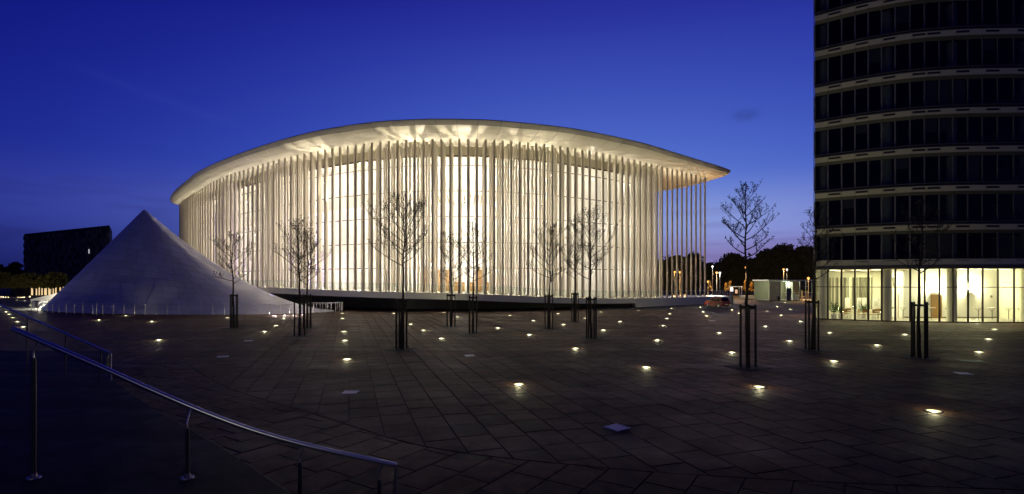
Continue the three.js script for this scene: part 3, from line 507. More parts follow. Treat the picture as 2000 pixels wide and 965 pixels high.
// ---------------------------------------------------------------- young trees with stakes on the plaza
function growTree(seed, H, spread, fork, lean) {
  const r = mulberry(seed), bark = [], tri = new Acc();
  const wood = { p: [], n: [], ix: [] };
  const limb = (pts, r0, r1, seg) => {
    const base = wood.p.length / 3; let N = V(1, 0, 0);
    pts.forEach((p, i) => {
      const t = (pts[Math.min(i + 1, pts.length - 1)]).clone().sub(pts[Math.max(i - 1, 0)]).normalize();
      N = N.clone().addScaledVector(t, -N.dot(t)); if (N.lengthSq() < 1e-4) N = V(0, 0, 1).addScaledVector(t, -t.z); N.normalize(); const Bn = t.clone().cross(N), rad = lerp(r0, r1, i / (pts.length - 1));
      for (let k = 0; k < seg; k++) { const a = k / seg * 6.2832, d = N.clone().multiplyScalar(Math.cos(a)).addScaledVector(Bn, Math.sin(a)); wood.p.push(p.x + d.x * rad, p.y + d.y * rad, p.z + d.z * rad); wood.n.push(d.x, d.y, d.z); }
      if (i) for (let k = 0; k < seg; k++) { const a = base + (i - 1) * seg + k, b = base + (i - 1) * seg + (k + 1) % seg; wood.ix.push(a, b, a + seg, b, b + seg, a + seg); }
    });
  };
  const take = () => { const g = new THREE.BufferGeometry(); g.setAttribute('position', new THREE.Float32BufferAttribute(wood.p, 3)); g.setAttribute('normal', new THREE.Float32BufferAttribute(wood.n, 3)); g.setAttribute('uv', new THREE.Float32BufferAttribute(new Float32Array(wood.p.length / 3 * 2), 2)); g.setIndex(wood.ix.slice()); wood.p = []; wood.n = []; wood.ix = []; return g; };
  const T = []; let x = 0, z = 0;
  for (let i = 0; i <= 14; i++) { T.push(V(x + lean * H * (i / 14) * 0.5, H * i / 14, z)); x += (r() - 0.5) * 0.075; z += (r() - 0.5) * 0.075; if (i > 7) { x += (r() - 0.5) * 0.1; } }
  limb(T, 0.085, 0.014, 8);
  const trunk = take(), trunkAt = (t) => { const k = clamp(t) * 14, a = Math.min(13, Math.floor(k)); return T[a].clone().lerp(T[a + 1], k - a); };
  const leaf = (p, s) => { const a = V(r() - 0.5, r() - 0.5, r() - 0.5).normalize(), b = V(r() - 0.5, r() - 0.5, r() - 0.5).cross(a).normalize(); const m = p.clone().addScaledVector(a, s); tri.tri(p, m.clone().addScaledVector(b, s * 0.42), m.clone().addScaledVector(a, s)); tri.tri(p, m.clone().addScaledVector(a, s), m.clone().addScaledVector(b, -s * 0.42)); };
  const grow = (o, dir, len, rad, level) => {
    const n = level === 0 ? 6 : level === 1 ? 4 : 2, pts = [o.clone()]; let d = dir.clone();
    for (let i = 0; i < n; i++) { d.add(V((r() - 0.5) * 0.34, (r() - 0.5) * 0.26 + (level === 0 ? 0.07 : 0.12), (r() - 0.5) * 0.34)).normalize(); pts.push(pts.at(-1).clone().addScaledVector(d, len / n)); }
    limb(pts, rad, Math.max(0.0042, rad * 0.3), level === 0 ? 5 : 3);
    const on = (t) => { const k = t * n, a = Math.min(n - 1, Math.floor(k)); return pts[a].clone().lerp(pts[a + 1], k - a); };
    if (level < 2) {
      const m = level === 0 ? Math.round(3.4 + len * 2.7) : Math.round(1.6 + len * 3);
      for (let i = 0; i < m; i++) {
        const t = lerp(level ? 0.25 : 0.34, 0.98, (i + r()) / m), a = r() * 6.28, side = V(Math.cos(a), 0.35 * r(), Math.sin(a));
        grow(on(t), d.clone().multiplyScalar(0.62).addScaledVector(side, 0.75).add(V(0, 0.22, 0)).normalize(), len * (level ? 0.55 : 0.5) * (1.1 - 0.5 * t) * (0.6 + 0.7 * r()), rad * 0.42, level + 1);
      }
    }
    if (level) for (let i = 0; i < (level === 2 ? 2 : 1); i++) leaf(on(lerp(0.5, 1, r())), 0.03 + 0.024 * r());
  };
  const nb = 22;
  for (let i = 0; i < nb; i++) {
    const t = lerp(fork, 0.965, Math.pow((i + 0.6 * r()) / nb, 0.9)), a = i * 2.4 + r() * 0.9, up = lerp(0.3, 1.1, (t - fork) / (1 - fork)) + (r() - 0.5) * 0.3, rel = (t - fork) / (1 - fork);
    grow(trunkAt(t), V(Math.cos(a), up, Math.sin(a)).normalize(), spread * table([0, 0.3, 0.7, 1], [0.85, 1, 0.68, 0.22], rel) * (0.72 + 0.5 * r()), lerp(0.03, 0.01, rel), 0);
  }
  return { trunk, limbs: take(), leaves: tri.geo() };
}
{
  const trees = [   // px, py of the foot, py of the top, crown half-width in px, lowest branch, lean, where it stands
    [457, 641, 457, 34, 0.46, 0.01, 'before the right slope of the white cone'],
    [585, 656, 433, 46, 0.46, -0.01, 'nearer one of the close pair left of the biggest tree'],
    [600, 641, 452, 34, 0.44, 0.02, 'farther one of the close pair left of the biggest tree'],
    [784, 682, 395, 60, 0.56, 0.0, 'with the biggest crown full before the hall'],
    [881, 638, 457, 34, 0.42, 0.0, 'small, just right of the biggest one'],
    [924, 651, 433, 36, 0.46, 0.025, 'with crooked forked trunk before the hall middle'],
    [1072, 643, 440, 40, 0.42, 0.0, 'right of the crooked forked one'],
    [1123, 629, 440, 30, 0.44, 0.0, 'farthest one, half hidden by its neighbour'],
    [1155, 661, 418, 50, 0.47, 0.01, 'nearest one before the right part of the hall'],
    [1461, 717, 365, 48, 0.6, 0.0, 'nearest of all, crown against the open sky'],
    [1586, 684, 405, 36, 0.48, 0.01, 'standing before the left corner of the office tower'],
    [1796, 699, 392, 44, 0.5, 0.02, 'dark one standing before the lit lobby of the office tower'],
  ];
  trees.forEach(([px, py, top, half, fork, lean, where], k) => {
    const g = ground(px, py), z = -g.z, H = (py - top) * z / F, sp = half * z / F * 1.3;
    const o = thing('young_tree', `young bare budding tree, ${where}`.split(' ').slice(0, 16).join(' '), 'tree', g, k * 1.3, 'staked young trees on the plaza'), t = growTree(100 + k * 7, H, sp, fork, lean);
    part('trunk', t.trunk, M.bark, o); part('branches', t.limbs, M.bark, o); part('foliage', t.leaves, M.leaf, o, true);
    const st = thing('tree_stakes', `stake frame of the tree ${where}`, 'tree stakes', g, 0.25 + k * 0.9, 'stake frames around the young trees');
    const sh = 2.58, w = 0.2 + 0.02 * (k % 3), c = [[-w, -w], [w, -w], [w, w], [-w, w]];
    c.forEach(([x, zz]) => part('stake', [cyl(0.045, 0.042, sh, x, 0, zz, 10)], M.bark, st));
    c.forEach(([x, zz], i) => { const [x2, z2] = c[(i + 1) % 4]; part('crossbar', rod(V(x * 1.08, sh - 0.1 - 0.05 * (i % 2), zz * 1.08), V(x2 * 1.08, sh - 0.1 - 0.05 * (i % 2), z2 * 1.08), 0.042, 8), M.bark, st); });
    part('pit_cover', box(1.3, 0.012, 1.3, 0, 0.006, 0), M.joint, st);
    part('tie', new THREE.TorusGeometry(0.1, 0.012, 6, 16).rotateX(Math.PI / 2).translate(lean * 1.2, sh - 0.16, 0), M.dark, st);
  });
}

// ---------------------------------------------------------------- round lights and square plates let into the paving
{
  const list = [
    [0, 599], [11.8, 609], [17.7, 614], [24.6, 620.7], [33.6, 628.4], [45.4, 638.4], [33, 586], [48, 587], [59.4, 596], [73.7, 605],
    [192.8, 625.3], [245.6, 616.6], [296.3, 628], [310, 664.5], [444, 620.7], [554.6, 621.7], [538.7, 636], [516.3, 647.8],
    [668.3, 612.3], [669, 622], [672, 647.8], [673.7, 665.4], [678, 702.3], [769, 612.3], [802, 633.7], [827, 645.4], [862.6, 661.6], [866.8, 610.4], [893.4, 619.3],
    [972, 640.7], [996, 616.2], [1041.7, 626.4], [1034, 654], [1090, 612.7], [1100.5, 634], [1142.8, 621.8], [1173.3, 609.6], [1178.5, 645], [1124, 681], [1013.3, 751.4],
    [1211, 628.2], [1247, 606.7], [1311.8, 602.7], [1308, 613.3], [1302.7, 622], [1295.6, 636], [1284, 664.6], [1262, 718], [1368, 600.2], [1373.6, 609.2], [1380, 617.3], [1404.7, 650.3], [1429.5, 689],
    [1429.3, 605.5], [1444, 612.3], [1482.8, 756.3], [1494.6, 637.8], [1498.3, 608], [1518.5, 599], [1525.7, 615.8], [1543.5, 604], [1533, 590.6], [1564, 628], [1542.5, 666.5],
    [1621, 649.8], [1628.7, 706], [1713.3, 674.6], [1767.7, 653.5], [1823.7, 803.7], [1912, 688], [1930.7, 662.8], [1942.8, 643.5]];
  const zones = [[55, 'in the dark at the far left edge by the second handrail'], [150, 'by the left foot of the white cone'], [330, 'in front of the left half of the white cone'], [600, 'between the cone foot and the tree pair before it'],
    [720, 'in the straight row right of the tree pair'], [900, 'around the biggest tree crown'], [1060, 'on the middle of the plaza below the hall'], [1190, 'near the three trees before the right of the hall'],
    [1325, 'in the row that leads to the hall end'], [1450, 'between the red car and the nearest tree'], [1520, 'just right of the nearest staked tree'], [1600, 'before the small glass kiosk'], [1730, 'before the cafe window of the tower'], [2000, 'before the lobby of the tower']];
  const rank = ['nearest', 'second nearest', 'third nearest', 'fourth nearest', 'fifth nearest', 'sixth nearest', 'seventh nearest', 'eighth nearest', 'ninth nearest'], groups = {};
  list.forEach(([x, y]) => { const z = zones.findIndex(([m]) => x < m); (groups[z] ??= []).push([x, y]); });
  const first = thing('ground_light', '', 'ground light', [0, 0, 0]);
  part('rim', new THREE.LatheGeometry([[0.15, 0], [0.19, 0], [0.19, 0.012], [0.185, 0.016], [0.155, 0.016], [0.15, 0.012]].map(([a, b]) => new THREE.Vector2(a, b)), 24), M.steel, first);
  part('lens', new THREE.SphereGeometry(0.155, 20, 6, 0, 6.2832, 0, Math.PI / 2).scale(1, 0.09, 1).translate(0, 0.008, 0), glow(1, 0.95, 0.42, 1.9), first);
  let n = 0;
  for (const z of Object.keys(groups)) groups[z].sort((a, b) => b[1] - a[1]).forEach(([x, y], k) => {
    const o = n++ ? first.clone() : first; if (n > 1) { o.name = numbered('ground_light'); scene.add(o); }
    const g = ground(x, y); o.position.set(g.x, 0.004, g.z);
    tag(o, `round glowing light in the paving, ${rank[k]} of those ${zones[z][1]}`.split(' ').slice(0, 16).join(' '), 'ground light', 'round lights let into the paving');
    lamp(V(g.x, 0.09, g.z), 1, 0.92, 0.52, SPOT, 3);
    spot(V(g.x, 0.07, g.z), V(g.x, 20, g.z - 0.01), 1, 0.93, 0.55, SPOTUP, 1.38, 0.25);
  });
  const plate = thing('cover_plate', '', 'cover plate');
  part('frame', [box(0.46, 0.02, 0.05, 0, 0.008, -0.2), box(0.46, 0.02, 0.05, 0, 0.008, 0.2), box(0.05, 0.02, 0.35, -0.2, 0.008, 0), box(0.05, 0.02, 0.35, 0.2, 0.008, 0)], M.white, plate);
  part('lid', box(0.345, 0.016, 0.345, 0, 0.006, 0), M.white, plate);
  [[435, 697, 'before the white cone, nearer of two'], [485, 666, 'before the white cone, farther of two'], [684, 767, 'nearest below the straight row of lights'], [917, 695, 'right of the biggest tree crown'], [1205, 836, 'largest in the foreground of the plaza'], [1882, 730, 'on the dark paving before the tower lobby'], [1391, 627, 'faint by the red car']].forEach(([x, y, w], k) => {
    const o = k ? plate.clone() : plate; if (k) { o.name = numbered('cover_plate'); scene.add(o); }
    const g = ground(x, y); o.position.set(g.x, 0.005, g.z); o.rotation.y = [0.31, 0.31, 0.03, 0.31, 0.62, -0.25, 0.5][k]; tag(o, `square pale cover plate let into the paving, ${w}`, 'cover plate', 'square plates in the paving');
  });
  const grate = thing('drain_grate', 'thin dark drain slot in the paving before the hall recess', 'drain', ground(840, 623));
  part('frame', box(1.1, 0.012, 0.2, 0, 0.006, 0), M.dark, grate); for (let k = 0; k < 6; k++) part('bar', box(0.12, 0.014, 0.16, -0.45 + k * 0.18, 0.012, 0), M.ledge, grate);
  const slot = thing('service_cover', 'dark angled service cover in the paving before the tower lobby', 'service cover', ground(1896, 705), -0.25);
  part('lid', box(0.9, 0.01, 0.42, 0, 0.008, 0), M.black, slot); part('frame', [box(1.0, 0.012, 0.05, 0, 0.008, 0.25), box(1.0, 0.012, 0.05, 0, 0.008, -0.25)], M.ledge, slot);
}

// ---------------------------------------------------------------- stone landing and handrails in the foreground
{
  const S = new THREE.Shape([[-15.6, -19.8], [-13, -16.4], [-10.7, -13.75], [-7.55, -10.75], [-4.6, -8.15], [-2.75, -6.4], [-0.6, -4.4], [-0.6, 1], [-32, 1], [-32, -19.8]].map(([x, z]) => new THREE.Vector2(x, -z)));
  const land = struct('landing', new THREE.ExtrudeGeometry(S, { depth: 0.8, bevelEnabled: true, bevelSize: 0.02, bevelThickness: 0.02, bevelSegments: 2 }).rotateX(-Math.PI / 2).translate(0, 0.03, 0), M.darkstone);
  const px = [27, 100, 200, 300, 400, 500, 600, 700, 772], py = [643, 674.5, 718, 763, 805.5, 842, 870, 892.5, 907.5];
  const pt = (x) => P(x, table(px, py, x), lerp(6.9, 7.3, clamp((x - 27) / 745)));
  const rail = thing('handrail', 'long brushed steel handrail sloping down across the dark foreground', 'handrail'), pts = [];
  for (let k = 0; k <= 24; k++) pts.push(pt(lerp(27, 772, k / 24)));
  part('rail', tube(pts, 0.034, 14, 96), M.rail, rail); part('end_cap', new THREE.SphereGeometry(0.0345, 12, 8).translate(pts[0].x, pts[0].y, pts[0].z), M.rail, rail);
  const E = pts.at(-1); part('end_post', [rod(V(E.x, E.y + 0.005, E.z), V(E.x, 0, E.z), 0.026, 12), new THREE.SphereGeometry(0.029, 12, 8).translate(E.x, E.y, E.z)], M.rail, rail);
  for (const [x, base] of [[66, 0.85], [366, 0.85], [586, 0], [741, 0]]) {
    const a = pt(x + 7), z = base ? 6.93 : -a.z, bx = (x - 1000) / F * z, topY = a.y - 0.3, p = V(bx, topY, -z);
    part('post', [rod(V(bx, base, -z), p, 0.028, 14), cyl(0.028, 0.02, 0.05, bx, topY, -z)], M.post, rail);
    part('bracket', tube([p.clone().setY(topY + 0.03), V(bx - 0.004, topY + 0.13, -z), V(lerp(bx, a.x, 0.5), topY + 0.22, lerp(-z, a.z, 0.5)), V(a.x, a.y - 0.02, a.z)], 0.011, 8, 20), M.rail, rail);
    if (base) part('base_plate', [cyl(0.085, 0.08, 0.014, bx, base, -z, 24), cyl(0.04, 0.034, 0.05, bx, base + 0.014, -z, 18)], M.dullsteel, rail);
  }
  const r2 = thing('stair_railing', 'thin second handrail with square end farther back on the dark landing', 'handrail'), f = (x) => P(x, lerp(587, 690, (x + 20) / 237), lerp(15.8, 13.75, (x + 20) / 237));
  part('rail', tube([f(-20), f(40), f(100), f(160), f(217)], 0.026, 10), M.rail, r2);
  for (const x of [53, 128, 197, 217]) { const a = f(x); part('post', [rod(V(a.x, 0.85, a.z), V(a.x, a.y - (x < 217 ? 0.12 : 0), a.z), 0.016), rod(V(a.x, a.y - 0.13, a.z), V(a.x, a.y, a.z), 0.009)], x === 217 ? M.rail : M.post, r2); }
}

{ // a lamp on a mast behind the viewer: its glint runs along the steel of the handrail
  const o = thing('mast_lamp', 'slim lamp mast standing on the landing behind the viewer', 'street lamp', V(-5.2, 0.85, 4));
  part('pole', cyl(0.05, 0.035, 4.2, 0, 0, 0, 12), M.dark, o); part('lamp_head', cyl(0.2, 0.16, 0.08, 0, 4.42, 0, 18), M.dark, o); part('bulb', new THREE.SphereGeometry(0.1, 14, 8).translate(0, 4.31, 0), glow(1, 0.93, 0.82, 6), o); lamp(V(-5.2, 5.16, 4), 1, 0.92, 0.8, 8, 5);
}

// ---------------------------------------------------------------- the red car
{
  const car = thing('red_car', 'small red hatchback parked by the right end of the hall terrace', 'car', ground(1400.5, 600.5), 0), L = 3.55, Wd = 1.62;
  const paint = new THREE.MeshPhysicalMaterial({ roughness: 0.45, clearcoat: 0.2, clearcoatRoughness: 0.1 }); paint.color.setRGB(0.15, 0.009, 0.006);
  const cg = new THREE.MeshStandardMaterial({ color: 0x0a0c0e, roughness: 0.05 }), tyre = mat(0.015, 0.015, 0.015, 0.85), alloy = mat(0.6, 0.6, 0.6, 0.35, { metalness: 0.8 }), red = mat(0.35, 0.02, 0.02, 0.2), clear = mat(0.7, 0.7, 0.7, 0.15);
  // side profile: x forward, nose at +L/2
  const side = new THREE.Shape(); side.moveTo(-1.72, 0.3); side.lineTo(-1.78, 0.55); side.lineTo(-1.76, 0.9); side.lineTo(-1.66, 0.98); side.lineTo(-1.42, 1.4); side.quadraticCurveTo(-1.3, 1.48, -1.0, 1.49); side.lineTo(-0.3, 1.49); side.quadraticCurveTo(0.05, 1.47, 0.3, 1.33); side.lineTo(0.98, 0.94);
  side.quadraticCurveTo(1.5, 0.86, 1.68, 0.66); side.quadraticCurveTo(1.78, 0.55, 1.76, 0.3); side.lineTo(1.5, 0.24); side.absarc(1.1, 0.28, 0.36, 0, Math.PI, false); side.lineTo(0.74, 0.24); side.lineTo(-0.78, 0.24); side.absarc(-1.14, 0.28, 0.36, 0, Math.PI, false); side.lineTo(-1.5, 0.24); side.lineTo(-1.72, 0.3);
  const g = new THREE.ExtrudeGeometry(side, { depth: Wd - 0.16, bevelEnabled: true, bevelSize: 0.05, bevelThickness: 0.08, bevelSegments: 3, curveSegments: 10 }).translate(0, 0, -(Wd - 0.16) / 2);
  const p = g.attributes.position; for (let i = 0; i < p.count; i++) { const y = p.getY(i); if (y > 0.9) p.setZ(i, p.getZ(i) * (1 - 0.24 * smooth(0.9, 1.5, y))); } g.computeVertexNormals();
  part('body', g, paint, car);
  const zs = (y) => (Wd / 2 + 0.004) * (1 - 0.24 * smooth(0.9, 1.5, y)) + 0.004;
  for (const s of [-1, 1]) for (const w of [[[0.86, 0.98], [0.28, 1.3], [0.0, 1.38], [-0.16, 1.39], [-0.16, 0.98]], [[-0.24, 0.98], [-0.24, 1.39], [-0.85, 1.4], [-1.22, 1.34], [-1.36, 1.05], [-1.3, 0.98]]]) {
    const A = new Acc(), c = V(w.reduce((m, q) => m + q[0], 0) / w.length, 1.15, 0); c.z = s * zs(1.15); for (let k = 0; k < w.length; k++) { const a = w[k], b = w[(k + 1) % w.length]; A.tri(V(a[0], a[1], s * zs(a[1])), V(b[0], b[1], s * zs(b[1])), c); } part('side_window', A.geo(), cg, car);
  }
  const pane = (q) => { const A = new Acc(); A.quad(...q.map((v) => V(...v))); return A.geo(); };
  part('windscreen', pane([[0.97, 0.975, -0.66], [0.97, 0.975, 0.66], [0.34, 1.355, 0.53], [0.34, 1.355, -0.53]]), cg, car);
  part('rear_window', pane([[-1.725, 1.0, -0.62], [-1.725, 1.0, 0.62], [-1.51, 1.39, 0.52], [-1.51, 1.39, -0.52]]), cg, car);
  for (const s of [-1, 1]) {
    part('tail_light', rbox(0.08, 0.34, 0.13, 0.03, -1.8, 0.86, s * 0.68), red, car); part('headlight', rbox(0.2, 0.16, 0.26, 0.05, 1.66, 0.7, s * 0.58), clear, car);
    part('mirror', rbox(0.12, 0.12, 0.2, 0.04, 0.74, 1.02, s * 0.88), paint, car);
    for (const x of [1.1, -1.14]) { const w = part('tyre', new THREE.TorusGeometry(0.225, 0.075, 10, 26).translate(x, 0.295, s * 0.72), tyre, car); part('rim', [new THREE.CylinderGeometry(0.2, 0.19, 0.07, 22).rotateX(Math.PI / 2).translate(x, 0.295, s * 0.75), new THREE.SphereGeometry(0.05, 10, 6).translate(x, 0.295, s * 0.785)], alloy, w); }
  }
  part('rear_bumper', rbox(0.16, 0.26, 1.56, 0.06, -1.78, 0.42, 0), paint, car); part('number_plate', box(0.02, 0.11, 0.48, -1.875, 0.5, 0), clear, car); part('door_handle', [box(0.16, 0.03, 0.03, -0.08, 0.86, 0.815), box(0.16, 0.03, 0.03, -0.08, 0.86, -0.815)], paint, car);
  car.rotation.y = 1.92; car.scale.setScalar(0.95);
}

// ---------------------------------------------------------------- left distance: dark block, low lit pavilion, hedged trees
{
  const b = thing('dark_block', 'dark brown slatted cube building with slanting roofline behind the white cone', 'building');
  const a0 = P(47, 0, 176), a1 = P(213.5, 0, 152), a2 = P(219, 0, 172), a3 = P(60, 0, 200), h0 = P(47, 457, 176).y, h1 = P(213.5, 440, 152).y;
  const at = (v, y) => V(v.x, y, v.z);
  part('wall', hexa([at(a0, 0), at(a1, 0), at(a2, 0), at(a3, 0)], [at(a0, h0), at(a1, h1), at(a2, h1 + 0.2), at(a3, h0 + 0.2)]), mat(0.03, 0.024, 0.018, 0.8), b);
  const r = mulberry(9), tones = [[], [], []], n = 64, dir = a1.clone().sub(a0), L = dir.length(), ang = -Math.atan2(dir.z, dir.x);
  for (let i = 0; i < n; i++) for (let j = 0; j < 15; j++) if (r() > 0.25) { const t = (i + 0.5 * (j % 2) + 0.2 * r()) / n, c = a0.clone().lerp(a1, t), y = 0.5 + (lerp(h0, h1, t) - 1.5) * (j + 0.2 * r()) / 15; tones[Math.floor(r() * 3)].push(box(0.2 + 0.3 * r(), 1.25, 0.25, 0, 0, 0, ang).translate(c.x, y + 0.6, c.z + 0.1)); }
  tones.forEach((g, k) => part('facade_slats', g, mat(0.09 + 0.1 * k, 0.075 + 0.08 * k, 0.055 + 0.055 * k, 0.6), b, true));
  { const c = P(175.5, 491, 157); part('lit_window', box(0.35, 1.3, 0.1, 0, 0, 0, ang).translate(c.x, c.y, c.z + 0.35), glow(0.9, 0.9, 1, 0.6), b); }
  const low = thing('low_pavilion', 'low dark building with narrow warm lit windows under the hedged trees', 'building');
  const w0 = P(20, 0, 136), w1 = P(150, 0, 136);
  part('wall', box(w1.x - w0.x, 4.2, 6, (w0.x + w1.x) / 2, 2.1, -139.2), mat(0.05, 0.04, 0.03, 0.8), low); part('roof', box(w1.x - w0.x + 1, 0.3, 7, (w0.x + w1.x) / 2, 4.35, -139.2), M.dark, low);
  for (const [x, w] of [[61.5, 3], [70, 1.8], [75.5, 1.6], [81, 1.8], [87.8, 4.2], [95.5, 3.6], [102, 3.4], [108, 2], [116.5, 2], [122.5, 1.6]]) { const p = P(x, 568.5, 136), o = part('window', box(w * 0.136, 2.2, 0.12, p.x, p.y + 0.0, -136.15), glow(1, 0.7, 0.36, 1.0), low); part('frame', [box(w * 0.136 + 0.1, 0.07, 0.16, p.x, p.y + 1.14, -136.13), box(w * 0.136 + 0.1, 0.07, 0.16, p.x, p.y - 1.14, -136.13), box(w * 0.136, 0.05, 0.14, p.x, p.y + 0.3, -136.1)], M.brown, o); }
  // bright slanting canopy wing at the left foot of the cone
  const can = thing('canopy_wing', 'bright white lit slanting canopy at the left foot of the white cone', 'canopy'), q = (x, y, z) => P(x, y, z);
  part('roof_slab', hexa([q(60, 587.3, 74), q(104, 587, 72.5), q(110, 586, 78), q(66, 586, 79)], [q(59, 585, 74), q(111.5, 572.5, 72.5), q(113, 572.5, 78), q(66, 583, 79)]), M.white, can);
  for (let k = 0; k < 7; k++) { const p = P(76 + k * 2.7, 588, 72.6); part('post', cyl(0.04, 0.04, p.y, p.x, 0, p.z, 8), M.steel, can); }
  { const p = P(80, 584, 68.5); part('spotlight', rbox(0.2, 0.2, 0.2, 0.04, p.x, 0.12, p.z), glow(1, 0.92, 0.7, 2), can); lamp(V(p.x, 0.5, p.z - 0.3), 1, 0.92, 0.72, 130, 4); }
  // distant row of tiny lamps and pale garden screens
  [[2, 580], [6, 580], [11, 580.5], [16, 580.5], [24, 582.5], [35, 581], [40, 581.5], [43, 581.5], [47, 581], [58, 579.5]].forEach(([x, y], k) => { const p = P(x, y, 118), o = thing('garden_lamp', `tiny warm lamp ${['at the very edge', 'second along', 'third along', 'fourth along', 'lowest', 'left of the bright cluster', 'first of the bright cluster', 'middle of the bright cluster', 'last of the bright cluster', 'nearest the lit windows'][k]} of the row beneath the hedged trees`, 'lamp', V(p.x, 0, p.z), 0, 'far row of lamps'); part('pole', cyl(0.03, 0.03, p.y, 0, 0, 0, 6), M.dark, o); part('bulb', new THREE.SphereGeometry(0.1 + (k > 5 ? 0.04 : 0), 8, 6).translate(0, p.y, 0), glow(1, 0.75, 0.4, 3), o); if (k % 2 === 0) lamp(V(p.x, p.y + 0.02, p.z + 0.4), 1, 0.75, 0.4, 16, 3); });
}
// leafy crowns: thousands of small faces in clumps through an uneven volume
function crown(seed, w, h, n, size, conic = 0) {
  const r = mulberry(seed), A = new Acc(), clumps = [];
  for (let i = 0; i < 60; i++) { const a = r() * 6.28, y = r(), rad = (conic ? 1 - y * 0.95 : Math.sin(Math.PI * Math.pow(0.12 + 0.8 * y, 0.9))) * Math.sqrt(r()); clumps.push([Math.cos(a) * rad * w / 2, y * h, Math.sin(a) * rad * w / 2, (0.12 + 0.13 * r()) * w]); }
  for (let i = 0; i < n; i++) {
    const c = clumps[Math.floor(r() * clumps.length)], d = V(r() - 0.5, r() - 0.5, r() - 0.5).normalize().multiplyScalar(Math.pow(r(), 0.45) * c[3]), p = V(c[0] + d.x, c[1] + d.y * 0.75, c[2] + d.z), s = size * (0.6 + 0.8 * r());
    const a = V(r() - 0.5, r() - 0.5, r() - 0.5).normalize().multiplyScalar(s), b = V(r() - 0.5, r() - 0.5, r() - 0.5).normalize().multiplyScalar(s * 0.6); A.tri(p.clone().add(a), p.clone().add(b), p.clone().sub(a)); A.tri(p.clone().add(a), p.clone().sub(b), p.clone().sub(a));
  }
  return A.geo();
}
const darkLeaf = mat(0.04, 0.05, 0.02, 0.9, { side: THREE.DoubleSide }), limeLeaf = mat(0.14, 0.14, 0.03, 0.85, { side: THREE.DoubleSide }), amberLeaf = mat(0.2, 0.13, 0.03, 0.85, { side: THREE.DoubleSide });
function farTree(name, label, px, pyTop, pyLow, wpx, z, leaf, seed, n, size, group, conic) {
  const p = P(px, 0, z), top = P(0, pyTop, z).y, low = Math.max(0.3, P(0, pyLow, z).y), w = wpx * z / F;
  const o = thing(name, label, 'tree', V(p.x, 0, p.z), 0, group);
  part('trunk', [rod(V(0, 0, 0), V(0.1, low + (top - low) * 0.6, 0), Math.max(0.08, w * 0.035), 7, 0.05), rod(V(0, low, 0), V(w * 0.25, low + (top - low) * 0.5, w * 0.1), w * 0.018, 5, 0.03), rod(V(0, low * 1.1, 0), V(-w * 0.25, low + (top - low) * 0.5, -w * 0.1), w * 0.018, 5, 0.03)], M.bark, o);
  part('crown', crown(seed, w, top - low, n, size, conic).translate(0, low, 0), leaf, o);
}
['at the frame edge', 'second along', 'third along', 'fourth along', 'in front of the dark block corner', 'before the dark block, left', 'before the dark block, middle', 'closest to the cone'].forEach((w, k) => farTree('hedge_tree', `square pale green tree ${w} in the trimmed row`, [-3, 14, 31, 48, 66, 84, 102, 121][k], 533 + (k % 3) * 2, 561, 22, 128, limeLeaf, 300 + k, 2600, 0.24, 'trimmed trees in a row'));
farTree('dark_tree', 'dark round tree mass against the sky left of the dark block', 30, 515, 548, 30, 165, darkLeaf, 320, 3500, 0.4, 'dark trees on the left skyline'); farTree('dark_tree', 'dark tree cut by the frame on the left skyline', -2, 518, 548, 20, 165, darkLeaf, 321, 2500, 0.4, 'dark trees on the left skyline');
// right distance: tall dark park trees, small amber trees, lamps, kiosk, shelter
[[1322, 505, 50, 'seen through the open portico columns'], [1352, 500, 44, 'seen between the last portico columns'], [1386, 514, 26, 'pointed, just right of the hall end'], [1403, 519, 22, 'low pointed, behind the double street lamp'], [1432, 500, 52, 'broad, left of the nearest staked tree'], [1470, 512, 50, 'behind the trunk of the nearest staked tree'], [1497, 494, 48, 'behind the amber trees and the low wall'], [1530, 486, 60, 'tallest, above the glass kiosk'], [1570, 488, 60, 'above the right end of the glass kiosk'], [1610, 492, 60, 'half hidden by the tower corner']].forEach(([x, t, w, where], k) =>
  farTree('park_tree', `tall dark park tree ${where}`, x, t, 566, w * 1.25, 165 + (k * 37) % 40, darkLeaf, 340 + k, 9000, 0.55, 'dark trees of the far park', k === 2 || k === 3 ? 1 : 0));
[[1300, 1], [1450, 2], [1560, 3], [1640, 4]].forEach(([x, k]) => farTree('park_shrub', `dark dense undergrowth ${['', 'behind the portico', 'behind the bus shelter', 'behind the glass kiosk', 'behind the tower corner'][k]}`, x, 520, 584, 150, 205, darkLeaf, 370 + k, 12000, 0.75, 'undergrowth of the far park'));
[[1386, 549, 'beside the orange lamp right of the hall'], [1418, 553, 'left one of two behind the car'], [1426, 550, 'right one of two behind the car'], [1456, 549, 'left of the nearest staked trunk'], [1468, 551, 'right of the nearest staked trunk'], [1497, 552, 'just left of the glass kiosk']].forEach(([x, t, w], k) => farTree('amber_tree', `small amber lit slender tree ${w}`, x, t, 568, 9, 118 + k * 2, amberLeaf, 400 + k, 700, 0.16, 'small amber trees along the street', 1));
